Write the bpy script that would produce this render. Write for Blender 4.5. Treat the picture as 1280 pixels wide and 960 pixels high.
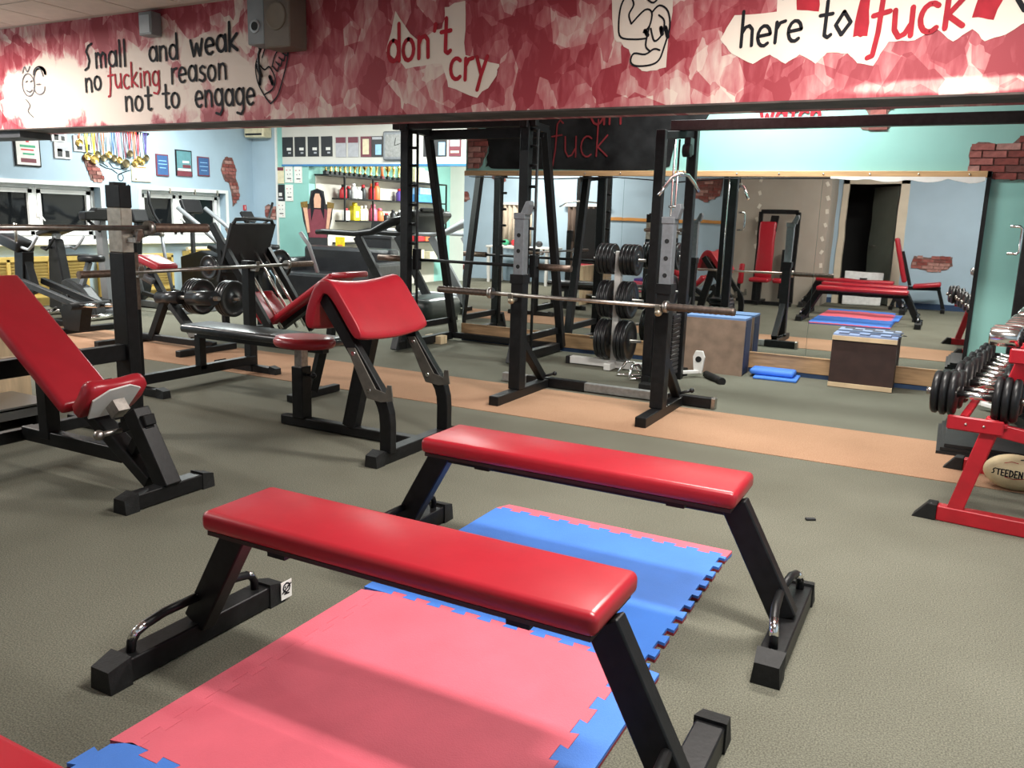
import bpy, bmesh, math, random
from mathutils import Vector, Matrix
from mathutils.geometry import tessellate_polygon
for o in list(bpy.data.objects): bpy.data.objects.remove(o)
scn = bpy.context.scene
col = scn.collection
V = Vector
rnd = random.Random(7)

# ------------------------------------------------------------------ camera
PITCH, ROLL, YAW, FPX, EYE = 0.19829738, 0.0300880339, -0.482890413, 1034.43, 1.3
fwd = V((math.sin(YAW)*math.cos(PITCH), math.cos(YAW)*math.cos(PITCH), -math.sin(PITCH)))
rgt = V((math.cos(YAW), -math.sin(YAW), 0)); upv = rgt.cross(fwd)
r2 = rgt*math.cos(ROLL) + upv*math.sin(ROLL); u2 = -rgt*math.sin(ROLL) + upv*math.cos(ROLL)
cd = bpy.data.cameras.new('camera'); cam = bpy.data.objects.new('camera', cd); col.objects.link(cam)
cam.matrix_world = Matrix(((r2.x, u2.x, -fwd.x, 0), (r2.y, u2.y, -fwd.y, 0), (r2.z, u2.z, -fwd.z, EYE), (0, 0, 0, 1)))
cd.sensor_fit = 'HORIZONTAL'; cd.sensor_width = 36.0; cd.lens = 36.0*FPX/1280; cd.clip_start = 0.05
scn.camera = cam
# ------------------------------------------------------------------ world, exposure, lights
w = bpy.data.worlds.new('night'); scn.world = w; w.use_nodes = True
w.node_tree.nodes['Background'].inputs[0].default_value = (.5, .55, .7, 1)
w.node_tree.nodes['Background'].inputs[1].default_value = 0.01
scn.view_settings.view_transform = 'Standard'; scn.view_settings.look = 'None'
scn.view_settings.exposure = 0.38; scn.view_settings.gamma = 1.0; scn.view_settings.use_curve_mapping = False
CEIL = 3.04
# ceiling lamps: x, y, length along x, length along y, watts, colour
WARM = (1.0, .95, .89); COOL = (.93, 1.0, .97)
LAMPS = [(-0.5, 4.15, 1.3, .3, 105, WARM), (-8.9, 4.1, 1.3, .3, 165, WARM), (.1, 2.0, 1.3, .3, 105, WARM), (-7.2, .8, 1.3, .3, 130, WARM),
         (-1.5, 6.75, 1.2, .2, 75, COOL), (-8.9, 8.0, 1.2, .3, 130, COOL), (-6.3, 9.2, 1.2, .3, 90, COOL), (-6.4, 12.2, .3, 1.8, 420, COOL)]

# ------------------------------------------------------------------ materials
MC = {}
def mat(name, c, rough=.5, metal=0., nscale=0, namt=.15, bump=0., bscale=None, spec=.5, coat=0., emit=0., stretch=None):
    if name in MC: return MC[name]
    m = bpy.data.materials.new(name); m.use_nodes = True; MC[name] = m
    nt = m.node_tree; b = nt.nodes['Principled BSDF']
    b.inputs['Base Color'].default_value = (*c, 1); b.inputs['Roughness'].default_value = rough
    b.inputs['Metallic'].default_value = metal; b.inputs['Specular IOR Level'].default_value = spec
    b.inputs['Coat Weight'].default_value = coat
    if emit:
        b.inputs['Emission Color'].default_value = (*c, 1); b.inputs['Emission Strength'].default_value = emit
    src = None
    if nscale or bump:
        tc = nt.nodes.new('ShaderNodeTexCoord'); mp = nt.nodes.new('ShaderNodeMapping')
        nt.links.new(tc.outputs['Object'], mp.inputs['Vector']); src = mp.outputs['Vector']
        if stretch: mp.inputs['Scale'].default_value = stretch
    if nscale:
        n = nt.nodes.new('ShaderNodeTexNoise'); n.inputs['Scale'].default_value = nscale; n.inputs['Detail'].default_value = 6
        nt.links.new(src, n.inputs['Vector'])
        r = nt.nodes.new('ShaderNodeValToRGB')
        r.color_ramp.elements[0].position = .3; r.color_ramp.elements[1].position = .7
        r.color_ramp.elements[0].color = (*[x*(1-namt) for x in c], 1); r.color_ramp.elements[1].color = (*[min(1, x*(1+namt)) for x in c], 1)
        nt.links.new(n.outputs['Fac'], r.inputs['Fac']); nt.links.new(r.outputs['Color'], b.inputs['Base Color'])
    if bump:
        n2 = nt.nodes.new('ShaderNodeTexNoise'); n2.inputs['Scale'].default_value = bscale or 60; n2.inputs['Detail'].default_value = 4
        nt.links.new(src, n2.inputs['Vector'])
        bp = nt.nodes.new('ShaderNodeBump'); bp.inputs['Strength'].default_value = bump; bp.inputs['Distance'].default_value = .01
        nt.links.new(n2.outputs['Fac'], bp.inputs['Height']); nt.links.new(bp.outputs['Normal'], b.inputs['Normal'])
    return m
red = mat('red_vinyl', (.37, .014, .025), .30, nscale=9, namt=.06, bump=.06, bscale=14)
redp = mat('red_paint', (.43, .012, .022), .35, nscale=14, namt=.12)
blk = mat('black_painted_steel', (.0075, .0075, .008), .42, nscale=30, namt=.35, bump=.05, bscale=90, spec=.28)
gblk = mat('dark_grey_steel', (.026, .027, .028), .45, nscale=25, namt=.3, spec=.3)
rub = mat('black_rubber', (.012, .012, .012), .6, nscale=35, namt=.3, bump=.15, bscale=120, spec=.3)
plast = mat('black_plastic', (.011, .011, .012), .38, nscale=10, namt=.15, spec=.3)
chrome = mat('chrome', (.85, .84, .82), .16, 1., nscale=30, namt=.08)
steel = mat('worn_steel', (.40, .37, .34), .36, 1., nscale=40, namt=.25)
brown = mat('rusty_sleeve', (.20, .14, .11), .45, .8, nscale=40, namt=.3)
silv = mat('silver_paint', (.20, .21, .225), .42, .3, nscale=30, namt=.12)
galv = mat('grey_steel_tube', (.26, .26, .25), .45, .3, nscale=30, namt=.2)
white = mat('white_paint', (.72, .71, .68), .5, nscale=12, namt=.06)
pvc = mat('white_window_frame', (.80, .80, .78), .35, nscale=6, namt=.03)
ply = mat('plywood', (.36, .22, .11), .6, nscale=5, namt=.25, stretch=(1, 1, 9))
plyl = mat('pale_plywood', (.60, .45, .28), .6, nscale=4, namt=.2, stretch=(1, 6, 1))
plyg = mat('worn_plywood', (.23, .16, .115), .65, nscale=9, namt=.22)
plyd = mat('dark_laminate', (.034, .016, .013), .5, nscale=9, namt=.25)
blueF = mat('blue_foam', (.055, .20, .66), .62, nscale=5, namt=.08, bump=.2, bscale=260)
blueD = mat('dark_blue_foam', (.010, .024, .07), .65, nscale=5, namt=.1)
pinkF = mat('pink_foam', (.74, .125, .175), .62, nscale=4, namt=.10, bump=.2, bscale=260)
redF = mat('dark_red_foam', (.30, .03, .04), .7, nscale=8, namt=.1)
bluew = mat('blue_wall_paint', (.37, .485, .575), .75, nscale=2.5, namt=.05, bump=.05, bscale=30)
tealw = mat('teal_wall_paint', (.26, .52, .47), .7, nscale=2.5, namt=.05, bump=.05, bscale=30)
whitew = mat('white_wall_paint', (.60, .58, .53), .8, nscale=2, namt=.05, bump=.05, bscale=30)
drywall = mat('bare_drywall', (.40, .35, .29), .85, nscale=2.5, namt=.07)
plaster = mat('plaster_dab', (.72, .66, .56), .9, nscale=30, namt=.1)
ceilm = mat('ceiling_tile', (.54, .45, .40), .9, nscale=8, namt=.06, bump=.1, bscale=80)
gridm = mat('ceiling_grid', (.42, .35, .31), .8, nscale=8, namt=.08)
trimw = mat('wood_trim', (.50, .31, .15), .55, nscale=4, namt=.2, stretch=(1, 12, 12))
bbm = mat('blue_baseboard', (.02, .05, .12), .6, nscale=6, namt=.1)
yell = mat('yellow_wood', (.62, .44, .12), .55, nscale=6, namt=.12)
yelld = mat('yellow_slat', (.50, .36, .11), .6, nscale=6, namt=.12)
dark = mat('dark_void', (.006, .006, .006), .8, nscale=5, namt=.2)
paper = mat('paper', (.76, .74, .70), .8, nscale=14, namt=.05)
gold = mat('gold', (.80, .55, .18), .25, 1., nscale=20, namt=.15)
bronze = mat('bronze', (.20, .16, .09), .35, .9, nscale=20, namt=.2)
bluel = mat('blue_ledge', (.05, .20, .42), .5, nscale=6, namt=.1)
blkP = mat('black_wall_paint', (.011, .012, .0125), .75, nscale=5, namt=.85, spec=.2)
cream = mat('cream_wall', (.72, .62, .53), .7, nscale=3, namt=.06)
inkb = mat('black_brush_paint', (.008, .008, .011), .7, nscale=12, namt=.3, spec=.2)
inkr = mat('red_brush_paint', (.36, .018, .03), .7, nscale=12, namt=.2, spec=.2)
brickm = [mat('brick_%s' % n, c, .85, nscale=22, namt=.3, bump=.3, bscale=60) for n, c in
          (('dull_red', (.22, .055, .045)), ('rose', (.30, .10, .085)), ('brown', (.17, .06, .05)), ('pale', (.38, .2, .17)))]
mortar = mat('mortar', (.17, .10, .085), .9, nscale=30, namt=.3)
greyp = mat('grey_plastic', (.20, .21, .22), .45, nscale=8, namt=.08)
lgrey = mat('light_grey_plastic', (.36, .38, .40), .4, nscale=8, namt=.06)
panel_e = mat('lamp_diffuser', (1, .96, .9), .5, nscale=5, namt=.02, emit=1.5)
cool_e = mat('cool_tube_diffuser', (.93, 1, .98), .5, nscale=5, namt=.02, emit=4)
ballm = mat('tan_leather', (.62, .50, .30), .6, nscale=18, namt=.12, bump=.3, bscale=300)
skin = mat('printed_skin', (.55, .30, .2), .6, nscale=15, namt=.1)
def colm(n, c, r=.45): return mat(n, c, r, nscale=16, namt=.12)
P_ = dict(red=colm('red_plastic', (.55, .02, .03)), orange=colm('orange_plastic', (.7, .16, .05)), yellow=colm('yellow_plastic', (.75, .6, .02)),
          pink=colm('pink_plastic', (.75, .12, .2)), purple=colm('purple_plastic', (.10, .06, .3)), blue=colm('blue_box', (.08, .3, .65)),
          lblue=colm('light_blue_box', (.3, .55, .8)), white=colm('white_plastic', (.75, .75, .74)), black=colm('matt_black_plastic', (.02, .02, .022)),
          navy=colm('navy_print', (.035, .10, .25)), green=colm('green_plastic', (.04, .35, .18)), cream=colm('cream_print', (.7, .62, .42)),
          slate=colm('slate_print', (.10, .25, .28)), maroon=colm('maroon_print', (.16, .03, .045)), grey=colm('grey_print', (.42, .42, .45)))

def carpet_mat(name, c1, c2):
    m = mat(name, c1, .95, spec=.1); nt = m.node_tree; b = nt.nodes['Principled BSDF']
    tc = nt.nodes.new('ShaderNodeTexCoord')
    def noise(s, d):
        n = nt.nodes.new('ShaderNodeTexNoise'); n.inputs['Scale'].default_value = s; n.inputs['Detail'].default_value = d
        nt.links.new(tc.outputs['Object'], n.inputs['Vector']); return n
    a = noise(210, 3); bg = noise(1.1, 4)
    r = nt.nodes.new('ShaderNodeValToRGB'); r.color_ramp.elements[0].position = .36; r.color_ramp.elements[1].position = .66
    r.color_ramp.elements[0].color = (*c1, 1); r.color_ramp.elements[1].color = (*c2, 1)
    nt.links.new(a.outputs['Fac'], r.inputs['Fac'])
    mx = nt.nodes.new('ShaderNodeMix'); mx.data_type = 'RGBA'; mx.blend_type = 'MULTIPLY'; mx.inputs[0].default_value = .75
    r2_ = nt.nodes.new('ShaderNodeValToRGB'); r2_.color_ramp.elements[0].position = .3; r2_.color_ramp.elements[1].position = .65
    r2_.color_ramp.elements[0].color = (.70, .69, .67, 1); r2_.color_ramp.elements[1].color = (1, 1, 1, 1)
    nt.links.new(bg.outputs['Fac'], r2_.inputs['Fac'])
    nt.links.new(r.outputs['Color'], mx.inputs[6]); nt.links.new(r2_.outputs['Color'], mx.inputs[7])
    nt.links.new(mx.outputs[2], b.inputs['Base Color'])
    bp = nt.nodes.new('ShaderNodeBump'); bp.inputs['Strength'].default_value = .3; bp.inputs['Distance'].default_value = .003
    nt.links.new(a.outputs['Fac'], bp.inputs['Height']); nt.links.new(bp.outputs['Normal'], b.inputs['Normal'])
    return m
carpet = carpet_mat('olive_carpet', (.102, .102, .080), (.212, .206, .162))
carpet2 = carpet_mat('orange_carpet', (.31, .175, .105), (.46, .28, .18))

def brush_mat():
    """cream wall dabbed all over with a wide red brush: rotated square dabs on several scales"""
    m = mat('red_brushed_wall', (.5, .1, .1), .62); nt = m.node_tree; b = nt.nodes['Principled BSDF']; L = nt.links.new
    tc = nt.nodes.new('ShaderNodeTexCoord')
    sep = nt.nodes.new('ShaderNodeSeparateXYZ'); L(tc.outputs['Object'], sep.inputs[0])
    com = nt.nodes.new('ShaderNodeCombineXYZ'); L(sep.outputs['X'], com.inputs['X']); L(sep.outputs['Z'], com.inputs['Y'])
    wn = nt.nodes.new('ShaderNodeTexNoise'); wn.inputs['Scale'].default_value = 7; L(com.outputs[0], wn.inputs['Vector'])
    def dabs(rot, sc, seed):
        mp = nt.nodes.new('ShaderNodeMapping'); mp.inputs['Rotation'].default_value = (0, 0, rot); mp.inputs['Location'].default_value = (seed, seed*.7, 0)
        mp.inputs['Scale'].default_value = (sc, sc*.75, 1)
        L(com.outputs[0], mp.inputs['Vector'])
        v = nt.nodes.new('ShaderNodeTexVoronoi'); v.voronoi_dimensions = '2D'; v.distance = 'CHEBYCHEV'; v.inputs['Scale'].default_value = 1
        L(mp.outputs[0], v.inputs['Vector'])
        s2 = nt.nodes.new('ShaderNodeSeparateColor'); L(v.outputs['Color'], s2.inputs[0])
        # streaks inside a dab
        st = nt.nodes.new('ShaderNodeTexNoise'); st.inputs['Scale'].default_value = 1.2; st.inputs['Detail'].default_value = 6
        mp2 = nt.nodes.new('ShaderNodeMapping'); mp2.inputs['Rotation'].default_value = (0, 0, rot); mp2.inputs['Scale'].default_value = (sc*3.2, sc*.8, 1)
        L(com.outputs[0], mp2.inputs['Vector']); L(mp2.outputs[0], st.inputs['Vector'])
        a = nt.nodes.new('ShaderNodeMath'); a.operation = 'MULTIPLY_ADD'; a.inputs[1].default_value = .62
        L(s2.outputs[0], a.inputs[0]); 
        k = nt.nodes.new('ShaderNodeMath'); k.operation = 'MULTIPLY'; k.inputs[1].default_value = .5; L(st.outputs['Fac'], k.inputs[0])
        L(k.outputs[0], a.inputs[2]); return a.outputs[0]
    d = [dabs(.65, 5.2, 1.3), dabs(-.5, 4.4, 7.7), dabs(1.2, 7.5, 3.1)]
    mx = nt.nodes.new('ShaderNodeMath'); mx.operation = 'ADD'; L(d[0], mx.inputs[0]); L(d[1], mx.inputs[1])
    mx2 = nt.nodes.new('ShaderNodeMath'); mx2.operation = 'MULTIPLY_ADD'; mx2.inputs[1].default_value = .8; L(d[2], mx2.inputs[0]); L(mx.outputs[0], mx2.inputs[2])
    big = nt.nodes.new('ShaderNodeTexNoise'); big.inputs['Scale'].default_value = 1.6; big.inputs['Detail'].default_value = 3; L(com.outputs[0], big.inputs['Vector'])
    ad = nt.nodes.new('ShaderNodeMath'); ad.operation = 'MULTIPLY_ADD'; ad.inputs[1].default_value = .9; L(big.outputs['Fac'], ad.inputs[0]); L(mx2.outputs[0], ad.inputs[2])
    # stretches of the wall where little red was put on: x, z, half width, half height, how bare
    last = ad.outputs[0]
    fine = nt.nodes.new('ShaderNodeTexNoise'); fine.inputs['Scale'].default_value = 5; fine.inputs['Detail'].default_value = 5; L(com.outputs[0], fine.inputs['Vector'])
    for cx, cz, rx, rz, k in ((-8.35, 2.42, .95, .36, 1.35), (-7.2, 2.36, .75, .34, 1.2), (-6.3, 2.5, .95, .42, .62), (-5.6, 2.4, .5, .4, .35), (-.05, 2.12, .7, .05, .6)):
        mp = nt.nodes.new('ShaderNodeMapping'); mp.vector_type = 'POINT'
        mp.inputs['Scale'].default_value = (1/rx, 1/rz, 1); mp.inputs['Location'].default_value = (-cx/rx, -cz/rz, 0); L(com.outputs[0], mp.inputs[0])
        ln = nt.nodes.new('ShaderNodeVectorMath'); ln.operation = 'LENGTH'; L(mp.outputs[0], ln.inputs[0])
        wob = nt.nodes.new('ShaderNodeMath'); wob.operation = 'MULTIPLY_ADD'; wob.inputs[1].default_value = .9; L(fine.outputs['Fac'], wob.inputs[0]); L(ln.outputs['Value'], wob.inputs[2])
        mr = nt.nodes.new('ShaderNodeMapRange'); mr.interpolation_type = 'SMOOTHSTEP'; mr.inputs['From Min'].default_value = 1.6; mr.inputs['From Max'].default_value = 1.05; mr.inputs['To Max'].default_value = -k
        L(wob.outputs[0], mr.inputs['Value'])
        sm = nt.nodes.new('ShaderNodeMath'); sm.operation = 'ADD'; L(last, sm.inputs[0]); L(mr.outputs[0], sm.inputs[1]); last = sm.outputs[0]
    r = nt.nodes.new('ShaderNodeValToRGB')
    dv = nt.nodes.new('ShaderNodeMath'); dv.operation = 'MULTIPLY'; dv.inputs[1].default_value = .42; L(last, dv.inputs[0]); L(dv.outputs[0], r.inputs['Fac'])
    e = r.color_ramp.elements
    e[0].position = .56; e[0].color = (.68, .55, .47, 1); e[1].position = .98; e[1].color = (.27, .02, .032, 1)
    for p, c in ((.66, (.60, .40, .36)), (.73, (.53, .24, .23)), (.81, (.44, .12, .13)), (.90, (.35, .05, .065))):
        x = e.new(p); x.color = (*c, 1)
    L(r.outputs['Color'], b.inputs['Base Color'])
    return m
brush = brush_mat()

def glass_mat():
    m = mat('dark_window_glass', (.008, .009, .010), .04, spec=.22); return m
glassd = glass_mat()
def mirror_mat():
    m = mat('mirror_glass', (.80, .83, .81), .012, 1.); nt = m.node_tree; b = nt.nodes['Principled BSDF']
    tc = nt.nodes.new('ShaderNodeTexCoord'); n = nt.nodes.new('ShaderNodeTexNoise'); n.inputs['Scale'].default_value = 1.6
    nt.links.new(tc.outputs['Object'], n.inputs['Vector'])
    bp = nt.nodes.new('ShaderNodeBump'); bp.inputs['Strength'].default_value = .03; bp.inputs['Distance'].default_value = .02
    nt.links.new(n.outputs['Fac'], bp.inputs['Height']); nt.links.new(bp.outputs['Normal'], b.inputs['Normal']); return m
mirm = mirror_mat()
def diamond_mat():
    m = mat('diamond_plate', (.42, .42, .43), .4, .9); nt = m.node_tree; b = nt.nodes['Principled BSDF']
    tc = nt.nodes.new('ShaderNodeTexCoord'); mp = nt.nodes.new('ShaderNodeMapping'); mp.inputs['Rotation'].default_value = (0, 0, .785)
    ck = nt.nodes.new('ShaderNodeTexChecker'); ck.inputs['Scale'].default_value = 40
    nt.links.new(tc.outputs['Object'], mp.inputs[0]); nt.links.new(mp.outputs[0], ck.inputs['Vector'])
    bp = nt.nodes.new('ShaderNodeBump'); bp.inputs['Strength'].default_value = .6; bp.inputs['Distance'].default_value = .01
    nt.links.new(ck.outputs['Fac'], bp.inputs['Height']); nt.links.new(bp.outputs['Normal'], b.inputs['Normal']); return m
diam = diamond_mat()

# ------------------------------------------------------------------ mesh helpers
ORG = {}
class MB:
    def __init__(s): s.bm = bmesh.new()
    def _x(s, verts, mtx):
        for v in verts: v.co = mtx @ v.co
    def box(s, c, size, rot=None, bev=0, seg=2, smooth=False):
        g = bmesh.ops.create_cube(s.bm, size=1.0); vs = g['verts']
        for v in vs: v.co = V((v.co.x*size[0], v.co.y*size[1], v.co.z*size[2]))
        if bev:
            es = list({e for v in vs for e in v.link_edges})
            r = bmesh.ops.bevel(s.bm, geom=es, offset=min(bev, min(size)*.49), segments=seg, profile=.5, affect='EDGES')
            vs = list({v for f in r['faces'] for v in f.verts} | {v for v in vs if v.is_valid})
            vs = s._island(vs)
        m = Matrix.Translation(V(c)) @ (rot.to_4x4() if rot is not None else Matrix())
        s._x(vs, m); return s
    def _island(s, vs):
        seen = set(vs); st = list(vs)
        while st:
            v = st.pop()
            for e in v.link_edges:
                o = e.other_vert(v)
                if o not in seen: seen.add(o); st.append(o)
        return list(seen)
    def bb(s, x0, x1, y0, y1, z0, z1, bev=0, seg=1):
        return s.box(((x0+x1)/2, (y0+y1)/2, (z0+z1)/2), (abs(x1-x0), abs(y1-y0), abs(z1-z0)), None, bev, seg)
    def bar(s, p, q, w_=.05, h=None, up=(0, 0, 1), bev=.004, ext=0):
        """rectangular tube from p to q; w_ across, h along up"""
        p, q = V(p), V(q); h = h or w_; d = (q-p); l = d.length; d.normalize(); u = V(up)
        if abs(d.dot(u)) > .98: u = V((0, 1, 0)) if abs(d.y) < .9 else V((1, 0, 0))
        x = d.cross(u).normalized(); z = x.cross(d).normalized()
        R = Matrix((x, d, z)).transposed()
        return s.box((p+q)/2, (w_, l+2*ext, h), R, bev, 1)
    def tube(s, pts, r, n=10, cap=True):
        pts = [V(p) for p in pts]; rings = []; up = None
        for i, p in enumerate(pts):
            t = (pts[min(i+1, len(pts)-1)] - pts[max(i-1, 0)]).normalized()
            if up is None:
                up = V((0, 0, 1)) if abs(t.z) < .9 else V((1, 0, 0))
            x = t.cross(up).normalized(); y = x.cross(t).normalized(); up = y
            rr = r[i] if isinstance(r, (list, tuple)) else r
            rings.append([s.bm.verts.new(p + (x*math.cos(a)+y*math.sin(a))*rr) for a in [2*math.pi*k/n for k in range(n)]])
        for a, b in zip(rings, rings[1:]):
            for k in range(n):
                f = s.bm.faces.new((a[k], a[(k+1) % n], b[(k+1) % n], b[k])); f.smooth = True
        if cap:
            s.bm.faces.new(list(reversed(rings[0]))); s.bm.faces.new(rings[-1])
        return s
    def cyl(s, p, q, r, n=16): return s.tube([p, q], r, n)
    def lathe(s, prof, c, axis='Z', n=24):
        """prof: (radius, height) pairs turned about an axis through c"""
        rings = []
        for r, h in prof:
            ring = []
            for k in range(n):
                a = 2*math.pi*k/n; x, y = r*math.cos(a), r*math.sin(a)
                co = {'Z': (x, y, h), 'X': (h, x, y), 'Y': (y, h, x)}[axis]
                ring.append(s.bm.verts.new(V(c)+V(co)))
            rings.append(ring)
        for a, b in zip(rings, rings[1:]):
            for k in range(n):
                f = s.bm.faces.new((a[k], a[(k+1) % n], b[(k+1) % n], b[k])); f.smooth = True
        if prof[0][0] > 1e-6: s.bm.faces.new(list(reversed(rings[0])))
        if prof[-1][0] > 1e-6: s.bm.faces.new(rings[-1])
        return s
    def sphere(s, c, r, n=14, sc=(1, 1, 1)):
        g = bmesh.ops.create_uvsphere(s.bm, u_segments=n, v_segments=max(6, n*2//3), radius=r)
        for v in g['verts']: v.co = V((v.co.x*sc[0], v.co.y*sc[1], v.co.z*sc[2])) + V(c)
        for f in {f for v in g['verts'] for f in v.link_faces}: f.smooth = True
        return s
    def prism(s, pts, o, u, v, t):
        """polygon pts (a,b) -> o + a*u + b*v, extruded by vector t"""
        o, u, v, t = V(o), V(u), V(v), V(t)
        A = [s.bm.verts.new(o+u*a+v*b) for a, b in pts]; B = [s.bm.verts.new(x.co+t) for x in A]
        n = len(A)
        for tr in tessellate_polygon([[V((a, b, 0)) for a, b in pts]]):
            s.bm.faces.new([A[k] for k in tr]); s.bm.faces.new([B[k] for k in reversed(tr)])
        for i in range(n): s.bm.faces.new((A[(i+1) % n], A[i], B[i], B[(i+1) % n]))
        return s
    def flat(s, pts, o, u, v):
        o, u, v = V(o), V(u), V(v); A = [s.bm.verts.new(o+u*a+v*b) for a, b in pts]
        for tr in tessellate_polygon([[V((a, b, 0)) for a, b in pts]]): s.bm.faces.new([A[k] for k in tr])
        return s
    def ribbon(s, pts, wd, fn):
        """flat brush stroke along 2-D pts; fn maps (a,b) to world; every dab lies a hair above the last"""
        pts = [V((p[0], p[1])) for p in pts]; s.lay = getattr(s, 'lay', -1) + 1
        def at(a, b, h):
            o = fn(a, b); n = (fn(a+.001, b)-o).cross(fn(a, b+.001)-o)
            return o + n.normalized()*(h+.0002*(s.lay % 9))
        for k_, (a, b) in enumerate(zip(pts, pts[1:])):
            d = b-a
            if d.length < 1e-6: continue
            nrm = V((-d.y, d.x)).normalized()*wd/2
            s.bm.faces.new([s.bm.verts.new(at(p[0], p[1], .00008*(k_ % 2))) for p in (a-nrm, b-nrm, b+nrm, a+nrm)])
        for p in pts:
            s.bm.faces.new([s.bm.verts.new(at(p.x+wd/2*math.cos(k*math.pi/4), p.y+wd/2*math.sin(k*math.pi/4), .00014)) for k in range(8)])
        return s
    def clusters(s):
        """loose pieces that do not touch one another"""
        seen, isl = set(), []
        for v in s.bm.verts:
            if v in seen: continue
            g_ = s._island([v]); seen.update(g_); isl.append(g_)
        bx = [[min(v.co[k] for v in g_)-.006 for k in range(3)] + [max(v.co[k] for v in g_)+.006 for k in range(3)] for g_ in isl]
        par = list(range(len(isl)))
        def find(a):
            while par[a] != a: a = par[a]
            return a
        for a in range(len(isl)):
            for b in range(a):
                if all(bx[a][k] <= bx[b][k+3] and bx[b][k] <= bx[a][k+3] for k in range(3)): par[find(a)] = find(b)
        cl = {}
        for a in range(len(isl)): cl.setdefault(find(a), []).extend(isl[a])
        return list(cl.values())
    def build(s, name, m, parent=None, bevel=0, smooth=False):
        bmesh.ops.recalc_face_normals(s.bm, faces=s.bm.faces)
        if parent is not None and not name.startswith(('painted', 'printed', 'plaster', 'pin_hole', 'dark_square', 'bare', 'brick', 'sash', 'casing')):
            cl = s.clusters()
            if len(cl) > 1:
                first = None; idx = {v: k for k, g_ in enumerate(cl) for v in g_}
                for k in range(len(cl)):
                    sub = MB(); mp = {v: sub.bm.verts.new(v.co) for v in cl[k]}
                    for f in s.bm.faces:
                        if idx[f.verts[0]] == k:
                            nf = sub.bm.faces.new([mp[v] for v in f.verts]); nf.smooth = f.smooth
                    o = sub._one(name, m, parent, bevel, smooth); first = first or o
                s.bm.free(); return first
        return s._one(name, m, parent, bevel, smooth)
    def _one(s, name, m, parent, bevel, smooth):
        me = bpy.data.meshes.new(name)
        o = V((0, 0, 0)) if parent is None else ORG.get(parent.name, V((0, 0, 0)))
        for v in s.bm.verts: v.co -= o
        if smooth:
            for f in s.bm.faces: f.smooth = True
        s.bm.to_mesh(me); s.bm.free(); me.materials.append(m)
        ob = bpy.data.objects.new(name, me); col.objects.link(ob)
        if parent is not None: ob.parent = parent; ORG[ob.name] = o
        else: ORG[ob.name] = V((0, 0, 0))
        if bevel:
            md = ob.modifiers.new('bevel', 'BEVEL'); md.width = bevel; md.segments = 2; md.limit_method = 'ANGLE'
        return ob
def tag(o, label=None, cat=None, group=None, kind=None):
    if label: o['label'] = label
    if cat: o['category'] = cat
    if group: o['group'] = group
    if kind: o['kind'] = kind
    return o
def thing(name, label, cat, loc=(0, 0, 0), group=None):
    o = bpy.data.objects.new(name, None); col.objects.link(o); o.location = loc; o.empty_display_size = .1
    ORG[o.name] = V(loc); return tag(o, label, cat, group)
def solo(mb, name, m, label, cat, group=None, **k):
    """a thing that is one mesh, its origin at its own centre bottom"""
    cs = [v.co for v in mb.bm.verts]
    c = V((sum(v.x for v in cs)/len(cs), sum(v.y for v in cs)/len(cs), min(v.z for v in cs)))
    for v in mb.bm.verts: v.co -= c
    ob = mb.build(name, m, None, **k); ob.location = c; ORG[ob.name] = c
    return tag(ob, label, cat, group)
def copy_tree(o, parent=None):
    c = o.copy(); col.objects.link(c); c.parent = parent
    for ch in list(o.children): copy_tree(ch, c)
    return c
def clone(o, loc, rz=0., label=None):
    c = copy_tree(o); c.location = loc; c.rotation_euler.z = rz
    if label: c['label'] = label
    return c
ORD = ('first', 'second', 'third', 'fourth', 'fifth', 'sixth', 'seventh', 'eighth', 'ninth', 'tenth', 'eleventh', 'twelfth', 'thirteenth', 'fourteenth', 'fifteenth', 'sixteenth')
def struct(mb, name, m, parent=None, **k):
    o = mb.build(name, m, parent, **k)
    if parent is None: o['kind'] = 'structure'
    return o
def RX(a): return Matrix.Rotation(a, 3, 'X')
def RY(a): return Matrix.Rotation(a, 3, 'Y')
def RZ(a): return Matrix.Rotation(a, 3, 'Z')

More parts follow.
